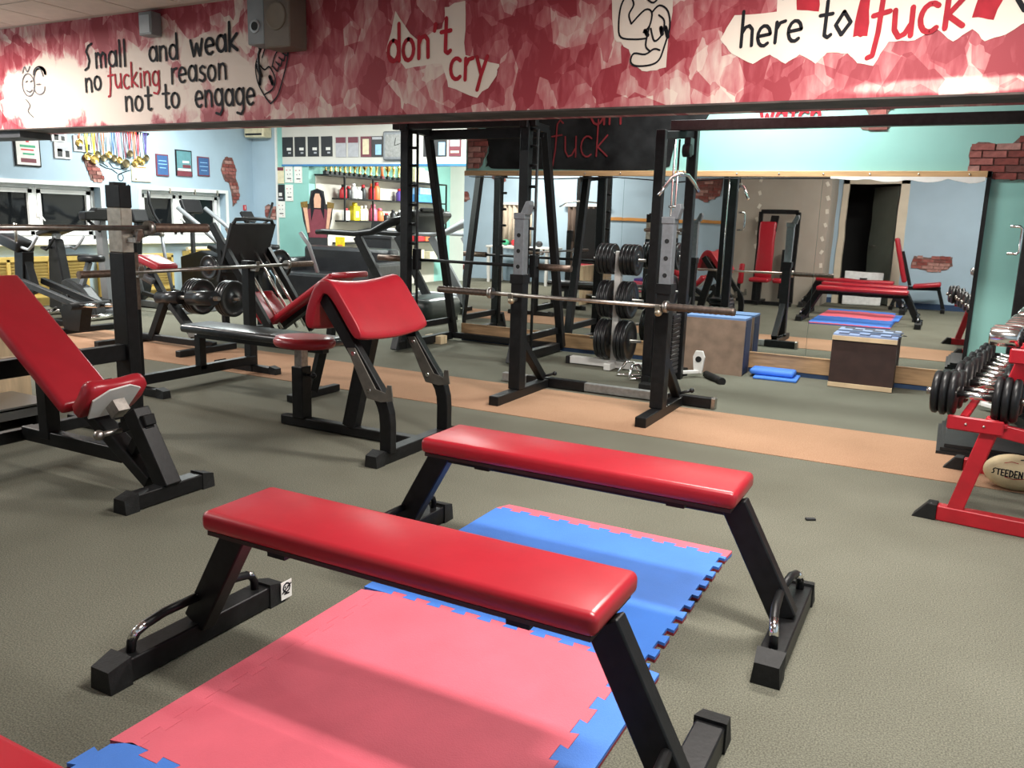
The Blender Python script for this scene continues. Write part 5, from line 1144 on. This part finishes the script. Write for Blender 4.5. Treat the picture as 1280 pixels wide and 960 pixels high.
MB().bb(-8.98, -8.80, 9.35, 10.1, .06, .62, .05, 2).bb(-7.25, -7.07, 9.35, 10.1, .06, .62, .05, 2).build('armrest', bp_, t); MB().bb(-8.9, -7.15, 9.4, 10.05, 0, .06).build('plinth', blk, t)

# shelving with trophies and supplement tubs along the alcove wall
t = thing('shelf_unit', 'white backed display shelves with dark edges along the alcove wall', 'shelves', (-9.05, 12.2, 0))
MB().bb(XA+.002, XA+.02, 10.55, 14.0, 0, 1.88).build('back_panel', mat('pale_shelf_back', (.52, .48, .42), .7, nscale=6, namt=.05), t)
for z, y0 in ((1.88, 10.53), (1.52, 10.93), (1.16, 11.0), (.80, 10.93), (.44, 10.93)): MB().bb(XA+.002, -8.90, y0, 14.0, z-.012, z+.012).build('shelf', blk, t)
for y in (10.93, 11.68, 12.95, 14.0): MB().bb(-8.925, -8.90, y-.012, y+.012, 0 if y > 11 else 1.15, 1.88).build('divider', blk, t)
def trophy(y, h, kind, label):
    t = thing('trophy', label, 'trophy', (-9.02, y, 1.892), 'trophies on the top shelf')
    x = -9.02; z = 1.892
    MB().bb(x-.035, x+.035, y-.035, y+.035, z, z+h*.18, .003).build('base', P_['black'] if kind != 2 else P_['maroon'], t)
    if kind == 0:
        mb = MB(); mb.lathe([(.025, h*.18), (.014, h*.3), (.014, h*.42), (.04, h*.55), (.06, h*.75), (.068, h), (.056, h), (.04, h*.7)], (x, y, z), 'Z', 14); mb.build('cup', gold, t)
        for s in (-1, 1): MB().tube([(x, y+s*.045, z+h*.9), (x, y+s*.08, z+h*.85), (x, y+s*.075, z+h*.65), (x, y+s*.03, z+h*.58)], .006, 6).build('ear', gold, t)
    elif kind == 1: MB().lathe([(.03, h*.18), (.02, h*.25), (.024, h*.7), (.04, h*.8), (.022, h*.88), (.03, h), (0, h*1.02)], (x, y, z), 'Z', 12).build('column', gold, t)
    elif kind == 2: MB().lathe([(.03, h*.18), (.02, h*.5), (.03, h*.6), (.018, h*.75)], (x, y, z), 'Z', 12).sphere((x, y, z+h*.82), .022, 10).build('figure', P_['orange'], t)
    else: MB().lathe([(.01, h*.18), (.01, h*.35), (.06, h*.5), (.065, h*.7), (.05, h*.9), (0, h)], (x, y, z), 'Z', 16).build('globe', P_['white'], t)
ty = [10.60, 10.72, 10.84, 10.95, 11.08, 11.20, 11.33, 11.46, 11.60, 11.76, 11.92, 12.08, 12.25, 12.42, 12.58, 12.78]
tk = [0, 1, 1, 0, 1, 1, 0, 1, 0, 1, 1, 2, 0, 1, 1, 3]
for i, (y, k) in enumerate(zip(ty, tk)):
    trophy(y, .28 if k in (0, 2, 3) else .23+.03*(i % 3), k, '%s trophy, %s from the left on the top shelf' % (('gold two handled cup', 'slim gold column', 'red figure', 'white globe')[k], ORD[i]))
def jug(y, z, r, h, m_, capm, label, group, sq=False):
    t = thing('supplement_tub', label, 'tub', (-9.03, y, z), group); x = -9.03
    if sq: MB().bb(x-r*.7, x+r*.7, y-r, y+r, z, z+h*.8, .012, 2).build('body', m_, t)
    else: MB().lathe([(r*.95, 0), (r, .01), (r, h*.62), (r*.6, h*.78), (r*.5, h*.82)], (x, y, z), 'Z', 16).build('body', m_, t)
    MB().lathe([(r*.55, h*.78), (r*.55, h), (0, h)], (x, y, z), 'Z', 14).build('lid', capm, t)
    MB().bb(x+r*.72, x+r*.86 if not sq else x+r*.76, y-r*.5, y+r*.5, z+h*.18, z+h*.52, .003).build('label_band', P_['white'] if m_ is not P_['white'] else P_['grey'], t)
SG = 'supplement tubs on the upper shelf'
for y, r, h, a, b, lb in ((11.04, .06, .22, 'red', 'black', 'red tub with black lid, left end'), (11.17, .06, .20, 'black', 'red', 'black tub with red lid beside the left red tub'), (11.30, .065, .25, 'white', 'white', 'tall white tub'), (11.44, .06, .19, 'white', 'white', 'short white tub'),
                        (11.56, .05, .24, 'black', 'red', 'slim black and red tub'), (11.80, .06, .27, 'red', 'orange', 'red tub with orange lid'), (11.93, .065, .30, 'orange', 'red', 'tall orange tub'), (12.62, .07, .22, 'purple', 'red', 'purple tub left of the upright'), (12.78, .07, .28, 'purple', 'purple', 'taller purple tub')):
    jug(y, 1.532, r, h, P_[a], P_[b], lb+' on the upper supplement shelf', SG)
SG = 'supplement tubs on the lower shelf'
for y, r, h, a, b, lb, sq in ((11.10, .06, .2, 'white', 'red', 'white pouch with red top', True), (11.33, .075, .30, 'yellow', 'yellow', 'bright yellow bag', True), (11.50, .06, .25, 'cream', 'cream', 'cream bag', True), (11.62, .04, .26, 'cream', 'white', 'narrow cream bag', True),
                        (11.83, .075, .28, 'pink', 'pink', 'pink jug', False), (12.02, .07, .22, 'orange', 'pink', 'salmon jug', False), (12.22, .055, .14, 'black', 'red', 'small black jar', False), (12.42, .06, .2, 'black', 'black', 'black jar', False), (12.62, .06, .2, 'black', 'white', 'black jar with white lid', False)):
    jug(y, 1.172, r, h, P_[a], P_[b], lb+' on the lower supplement shelf', SG, sq)
for i, (y0, y1, z, h, m_, lb) in enumerate(((12.98, 13.30, 1.892, .26, 'cream', 'photo printed cream box at the right end of the trophy shelf'), (13.32, 13.55, 1.892, .22, 'white', 'white box beside the cream one on the trophy shelf'), (13.05, 13.72, 1.532, .14, 'blue', 'lower light blue carton on the right shelf'), (13.15, 13.72, 1.674, .12, 'lblue', 'upper pale blue carton on the right shelf'),
                        (13.05, 13.3, .812, .14, 'red', 'red packet on the low right shelf'), (13.35, 13.55, .812, .12, 'orange', 'orange packet on the low right shelf'), (13.0, 13.3, .452, .2, 'cream', 'cream packet on the lowest shelf, left'), (13.5, 13.75, .452, .16, 'cream', 'cream packet on the lowest shelf, right'),
                        (11.75, 12.35, .812, .24, 'grey', 'printed carton on the low middle shelf'))):
    solo(MB().bb(-9.12, -8.94, y0, y1, z, z+h, .006), 'carton', P_[m_], lb, 'box', 'cartons on the shelves')
# cardboard standee of a person
t = thing('person_standee', 'flat cardboard standee of a person with long dark hair and red top', 'standee', (-8.97, 10.33, 0))
su = V((.75, .66, 0)); so = V((-8.97, 10.33, 0)); sn = V((.66, -.75, 0))
def sp(pts, k, m_, n, par=t): return MB().prism(pts, so+sn*(.003*k), su, V((0, 0, 1)), sn*.003).build(n, m_, par)
MB().prism([(-.17, 0), (.17, 0), (.15, .9), (.22, 1.2), (.24, 1.42), (.13, 1.42), (.10, 1.62), (0, 1.66), (-.10, 1.62), (-.13, 1.42), (-.25, 1.40), (-.22, 1.15), (-.15, .9)], so, su, V((0, 0, 1)), -sn*.012).build('board', P_['black'], t)
sp([(-.13, .02), (.0, .02), (.0, .85), (0, .02), (.13, .02), (.15, .92), (-.15, .92)], 0, P_['black'], 'printed_trousers')
sp([(-.14, .90), (.14, .90), (.13, 1.12), (.17, 1.32), (.06, 1.37), (-.06, 1.37), (-.18, 1.32), (-.13, 1.12)], 1, P_['maroon'], 'printed_top')
sp([(-.10, 1.15), (-.11, 1.5), (-.06, 1.62), (0, 1.645), (.06, 1.62), (.11, 1.5), (.10, 1.18), (.05, 1.34), (-.05, 1.34)], 2, inkb, 'printed_hair')
sp([(-.05, 1.36), (.05, 1.36), (.055, 1.5), (.03, 1.58), (-.03, 1.58), (-.055, 1.5)], 3, skin, 'printed_face')
for s in (-1, 1):
    sp([(s*.12, .98), (s*.16, .97), (s*.21, 1.30), (s*.23, 1.40), (s*.16, 1.42), (s*.15, 1.28)], 3, skin, 'printed_arm')
    sp([(s*.15, 1.36), (s*.25, 1.36), (s*.26, 1.44), (s*.15, 1.46)], 4, gold, 'printed_wrap')
MB().prism([(0, 0), (-.12, 0), (0, .6)], so, -sn, V((0, 0, 1)), su*.01).build('prop', P_['white'], t)
# desk, black printer, yellow sign
t = thing('desk', 'tall black reception desk before the shelves', 'desk', (-8.05, 10.75, 0))
MB().bb(-8.40, -7.7, 10.55, 11.0, .92, .96, .004).build('desk_top', P_['black'], t); MB().bb(-8.38, -7.72, 10.57, 10.60, 0, .92).bb(-8.38, -8.35, 10.6, 10.98, 0, .92).bb(-7.75, -7.72, 10.6, 10.98, 0, .92).build('panel', bp_, t)
t = thing('laptop', 'open black laptop on the reception desk', 'laptop', (-8.2, 10.75, .96))
MB().bb(-8.36, -8.04, 10.66, 10.86, .961, .982, .004).build('base', lgrey, t); MB().box((-8.20, 10.90, 1.08), (.32, .012, .21), RX(-.25), .004).build('screen', plast, t)
t = thing('yellow_sign', 'small yellow card sign with red mark on a stand beside the desk', 'sign', (-8.62, 10.45, 0))
MB().bb(-8.71, -8.53, 10.44, 10.452, .62, .92, .002).build('card', P_['yellow'], t); MB().bb(-8.67, -8.57, 10.436, 10.44, .74, .80).build('printed_mark', P_['orange'], t); MB().bar((-8.62, 10.458, 0), (-8.62, 10.458, .8), .02).bb(-8.72, -8.52, 10.40, 10.52, 0, .02).build('stand', blk, t)
# sheets on the teal wall and frames on the fascia
def sheet(name, label, x, z, wd, h, m_, marks, group, cat, Y=YB):
    r = thing(name, label, cat, (x, Y-.001, z-h/2), group)
    s_ = MB().bb(x-wd/2, x+wd/2, Y-.012, Y-.001, z-h/2, z+h/2, .002).build('sheet', m_, r)
    for (a, c, ww, hh, mm) in marks: MB().bb(x+a*wd-ww*wd/2, x+a*wd+ww*wd/2, Y-.0135, Y-.012, z+c*h-hh*h/2, z+c*h+hh*h/2).build('printed_mark', mm, s_)
dots = [(-.25, .25, .12, .05, RD), (.2, .25, .12, .05, BK), (-.15, 0, .1, .05, BK), (.2, .02, .1, .05, BK), (.05, -.25, .5, .06, BK), (.25, -.38, .1, .04, RD)]
tg = 'sheets pinned on the teal wall'
for (x, z, m_, mk, lb) in ((-9.79, 1.86, P_['cream'], [(0, .38, .9, .2, P_['maroon'])], 'cream sheet with brown top, top left'), (-9.605, 1.875, paper, dots, 'white sheet, top middle'), (-9.41, 1.87, paper, dots, 'white sheet, top right'),
                          (-9.79, 1.585, P_['black'], [(0, -.1, .4, .2, paper), (0, -.35, .6, .1, P_['grey'])], 'black sheet, second row left'), (-9.605, 1.585, paper, dots, 'white sheet, second row right'), (-9.785, 1.32, paper, dots, 'white sheet alone in the lowest row')):
    sheet('pinned_sheet', lb+' on the teal wall by the standee', x, z, .165, .26, m_, mk, tg, 'paper')
fg = 'frames on the white fascia'
bf = [(.15, -.12, .4, .14, paper), (.2, -.32, .25, .08, P_['grey'])]
for i, x in enumerate((-9.62, -9.36, -9.09, -8.82)): sheet('black_frame', 'black framed print on the white fascia, %s from the left' % ordn[i], x, 2.30, .22, .30, P_['black'], bf, fg, 'picture')
for x, m_, mk, lb in ((-8.54, P_['grey'], [(0, .34, .95, .28, P_['maroon'])], 'grey sheet with brown heading, fifth on the fascia'), (-8.30, P_['grey'], [(0, .34, .95, .28, P_['maroon'])], 'grey sheet with brown heading, sixth on the fascia'), (-8.06, P_['maroon'], [(0, 0, .6, .75, P_['cream'])], 'brown framed cream certificate on the fascia'),
                      (-7.85, P_['black'], [(.12, -.15, .55, .5, P_['lblue']), (0, .4, .9, .12, P_['grey'])], 'dark blue framed print left of the clock'), (-6.92, P_['black'], [(.1, -.15, .55, .5, P_['grey'])], 'dark framed print right of the clock'), (-6.72, P_['black'], [(.1, -.15, .55, .6, P_['lblue'])], 'dark framed print behind the slanted post'), (-6.48, P_['maroon'], [(0, .1, .8, .3, P_['grey']), (0, -.3, .7, .1, P_['cream'])], 'maroon print at the right end of the fascia')):
    sheet('framed_print', lb, x, 2.285, .20, .30, m_, mk, fg, 'picture')
t = thing('wall_clock', 'silver rounded square clock on the white fascia', 'clock', (-7.5, YB, 2.06))
MB().bb(-7.72, -7.28, YB-.05, YB-.001, 2.08, 2.50, .07, 3).build('case', silv, t); MB().bb(-7.67, -7.33, YB-.054, YB-.05, 2.13, 2.45).build('dial', galv, t)
MB().bar((-7.5, YB-.056, 2.29), (-7.39, YB-.056, 2.32), .012, .004).bar((-7.5, YB-.056, 2.29), (-7.48, YB-.056, 2.40), .01, .004).build('hand', blk, t)

# ------------------------------------------------------------------ the part of the room seen only in the mirrors
part = struct(MB().bb(-3.6, -1.92, YR, .40, 0, CEIL+.03), 'wall_partition', drywall)
mb = MB()
for i in range(9):
    z = .45+i*.22
    for k, x in enumerate((-1.97, -3.0)): 
        if k == 0 or i > 1: mb.box((x+rnd.uniform(-.02, .02)-(.05 if k else 0), .403, z+.06*k), (.05, .006, .075), RY(rnd.uniform(-.6, .6)), .002)
mb.build('plaster_dab', plaster, part)
dfr = MB().bb(-1.84, -1.74, YR-.1, YR+.02, 0, 2.12).bb(-.94, -.80, YR-.1, YR+.02, 0, 2.12).bb(-1.84, -.80, YR-.1, YR+.02, 2.04, 2.14).build('door_1', mat('cream_door_frame', (.62, .54, .42), .5, nscale=6, namt=.06)); dfr['kind'] = 'structure'
leafm = mat('grey_green_door', (.15, .17, .14), .55, nscale=5, namt=.08)
lf = MB().bar((-.96, -.58, 1.01), (-1.38, -1.16, 1.01), .04, 2.0, (0, 0, 1)).build('door_leaf', leafm, dfr)
MB().tube([(-1.30, -1.0, 1.0), (-1.34, -.97, 1.0), (-1.27, -.90, 1.0)], .012, 6).build('door_handle', steel, dfr)
struct(MB().bb(-1.9, -.7, -2.0, -1.9, 0, 2.3).bb(-1.95, -1.9, -2.0, YR-.1, 0, 2.3).bb(-.7, -.65, -2.0, YR-.1, 0, 2.3).bb(-1.9, -.7, -2.0, YR-.1, 2.25, 2.3).bb(-1.95, -.65, -2.0, YR-.1, -.05, 0), 'wall_hallway', dark)  # near-black wall colour stands in for the darkness of the unlit hallway
struct(MB().bb(-.80, XR, YR, YR+.02, 0, .09).bb(-1.92, -1.84, YR, YR+.02, 0, .09), 'baseboard_rear', bbm)
brick_patch([(-.66, .70), (-.62, .88), (-.4, .86), (-.2, .90), (-.04, .88), (-.02, .74), (-.12, .66), (-.32, .62), (-.5, .66)], (0, YR, 0), (1, 0, 0), (0, 0, 1), (0, 1, 0), wrear)
t = thing('white_panel', 'white plastic panel with a dark hand slot leaning by the door, seen in the mirror', 'panel', (-1.3, YR+.1, 0))
MB().box((-1.35, YR+.10, .29), (.62, .03, .58), RX(.12), .015, 2).build('sheet', P_['white'], t); MB().box((-1.35, YR+.113, .46), (.12, .012, .04), RX(.12), .004).build('hand_slot', dark, t)
t = thing('chest_machine', 'red seated chest machine by the bare partition, seen in the mirror', 'exercise machine', (-2.65, 1.25, 0))
MB().box((-2.70, 1.22, .90), (.27, .08, .92), RX(.10), .03, 3).build('backrest', red, t, smooth=True)
MB().box((-2.70, 1.45, .42), (.32, .38, .07), None, .03, 3).build('seat', red, t, smooth=True)
MB().box((-3.02, 1.45, .50), (.08, .10, .34), None, .03, 3).build('arm_pad', red, t, smooth=True)
MB().box((-2.42, 1.52, .42), (.14, .10, .08), None, .03, 3).build('knee_pad', red, t, smooth=True)
MB().bar((-2.86, 1.05, .03), (-2.86, 1.05, 1.52), .07).bar((-2.26, 1.05, .03), (-2.26, 1.05, 1.52), .07).bar((-2.86, 1.05, 1.52), (-2.26, 1.05, 1.52), .07).bar((-3.05, 1.3, .03), (-2.2, 1.3, .03), .06).bar((-2.70, 1.05, .05), (-2.70, 1.65, .05), .06).bar((-2.70, 1.5, .05), (-2.70, 1.5, .40), .07).bar((-3.05, 1.42, .05), (-3.05, 1.42, .42), .05).bar((-2.62, 1.05, 1.45), (-2.62, 1.2, 1.2), .12, .05).build('frame', blk, t)
MB().bb(-2.45, -2.30, 1.0, 1.16, .1, .92).build('weight_stack', plast, t)
t.location += V((-.10, -.45, 0))
struct(MB().bb(-6.5, -3.6, YR, YR+.03, 1.30, 1.36), 'trim_8', mat('orange_wood', (.55, .24, .05), .5, nscale=6, namt=.15))
brick_patch([(-4.45, 2.1), (-4.5, 1.8), (-4.2, 1.68), (-3.95, 1.8), (-3.9, 2.1)], (0, YR, 0), (1, 0, 0), (0, 0, 1), (0, 1, 0), wrear)
brick_patch([(-9.55, 1.70), (-9.45, 1.82), (-9.3, 1.80), (-9.25, 1.66), (-9.4, 1.60)], (0, YR, 0), (1, 0, 0), (0, 0, 1), (0, 1, 0), wrear)
brick_patch([(-8.75, 2.1), (-8.65, 2.3), (-8.45, 2.28), (-8.4, 2.05), (-8.55, 1.98)], (0, YR, 0), (1, 0, 0), (0, 0, 1), (0, 1, 0), wrear)
curt = mat('beige_curtain', (.50, .42, .33), .85, nscale=5, namt=.1)
for i, (a, b, m_, cl) in enumerate(((-8.5, -7.75, curt, 'beige'), (-6.95, -6.2, mat('brown_curtain', (.09, .06, .045), .85, nscale=5, namt=.15), 'brown'))):
    mb = MB(); n = 40; top = []; 
    for k in range(n): 
        x0 = a+(b-a)*k/n; x1 = a+(b-a)*(k+1)/n; d0 = .03*math.sin(k*1.1); d1 = .03*math.sin((k+1)*1.1)
        mb.bm.faces.new([mb.bm.verts.new(p) for p in ((x0, YR+.06+d0, .75), (x1, YR+.06+d1, .75), (x1, YR+.06+d1, 1.55), (x0, YR+.06+d0, 1.55))])
    bmesh.ops.remove_doubles(mb.bm, verts=mb.bm.verts, dist=.0005); bmesh.ops.solidify(mb.bm, geom=mb.bm.faces[:], thickness=.006)
    solo(mb, 'curtain', m_, '%s curtain on the rear wall, seen in the left mirror' % cl, 'curtain', smooth=True)
    MB().bb(a-.1, b+.1, YR+.02, YR+.10, 1.55, 1.60).build('curtain_rail', white, wrear)
t = thing('side_table', 'white side table on the rear wall, seen in the left mirror', 'table', (-7.7, 0.1, 0))
MB().bb(-8.4, -7.0, -.30, .35, .70, .74, .004).build('table_top', white, t)
for x in (-8.35, -7.05):
    for y in (-.25, .30): MB().bb(x-.025, x+.025, y-.025, y+.025, 0, .70).build('leg', white, t)
for i, (x, c, n_) in enumerate(((-8.1, 'green', 'green'), (-7.9, 'red', 'red'), (-7.7, 'green', 'second green'), (-7.35, 'black', 'black'))):
    solo(MB().sphere((x, .05, .80), .06, 12, (1.3, .8, 1)), 'boxing_glove', P_[c], '%s boxing glove on the white side table' % n_, 'glove', 'gloves on the side table')
t = thing('multi_gym', 'dark multi gym tower by the brown curtain, seen in the left mirror', 'exercise machine', (-6.0, .7, 0))
for x in (-6.35, -5.75):
    MB().bar((x, .45, .02), (x, .45, 2.05), .08).build('post', blk, t)
MB().bb(-6.28, -5.82, .38, .55, .1, 1.5).build('weight_stack', plast, t)
MB().bar((-6.35, .45, 2.05), (-5.75, .45, 2.05), .07).bar((-6.05, .45, 2.05), (-6.05, 1.05, 2.0), .07).bar((-6.35, .45, .03), (-6.35, 1.2, .03), .07).bar((-5.75, .45, .03), (-5.75, 1.2, .03), .07).build('frame', blk, t)
MB().tube([(-6.5, 1.0, 1.52), (-6.35, 1.0, 1.6), (-6.05, 1.0, 1.62), (-5.75, 1.0, 1.6), (-5.6, 1.0, 1.52)], .015, 8).tube([(-6.05, 1.0, 1.62), (-6.05, 1.0, 2.0)], .006, 6).build('pull_bar', chrome, t)
MB().bb(-6.25, -5.85, .75, 1.1, .42, .5, .02, 2).build('seat', red, t); MB().bar((-6.05, .9, .03), (-6.05, .9, .42), .07).build('seat_post', blk, t)
for k, (m_, n_) in enumerate(((pinkF, 'pink'), (P_['purple'], 'purple'), (pinkF, 'pink'), (P_['pink'], 'magenta'), (P_['purple'], 'purple'))):
    solo(MB().bb(-5.3+.01*k, -4.45+.012*k, -.35, .25, .001+.05*k, .048+.05*k, .01), 'exercise_mat', m_, '%s exercise mat, %s from the floor in the stack by the rear wall' % (n_, ordn[k]), 'mat', 'stack of mats by the rear wall')
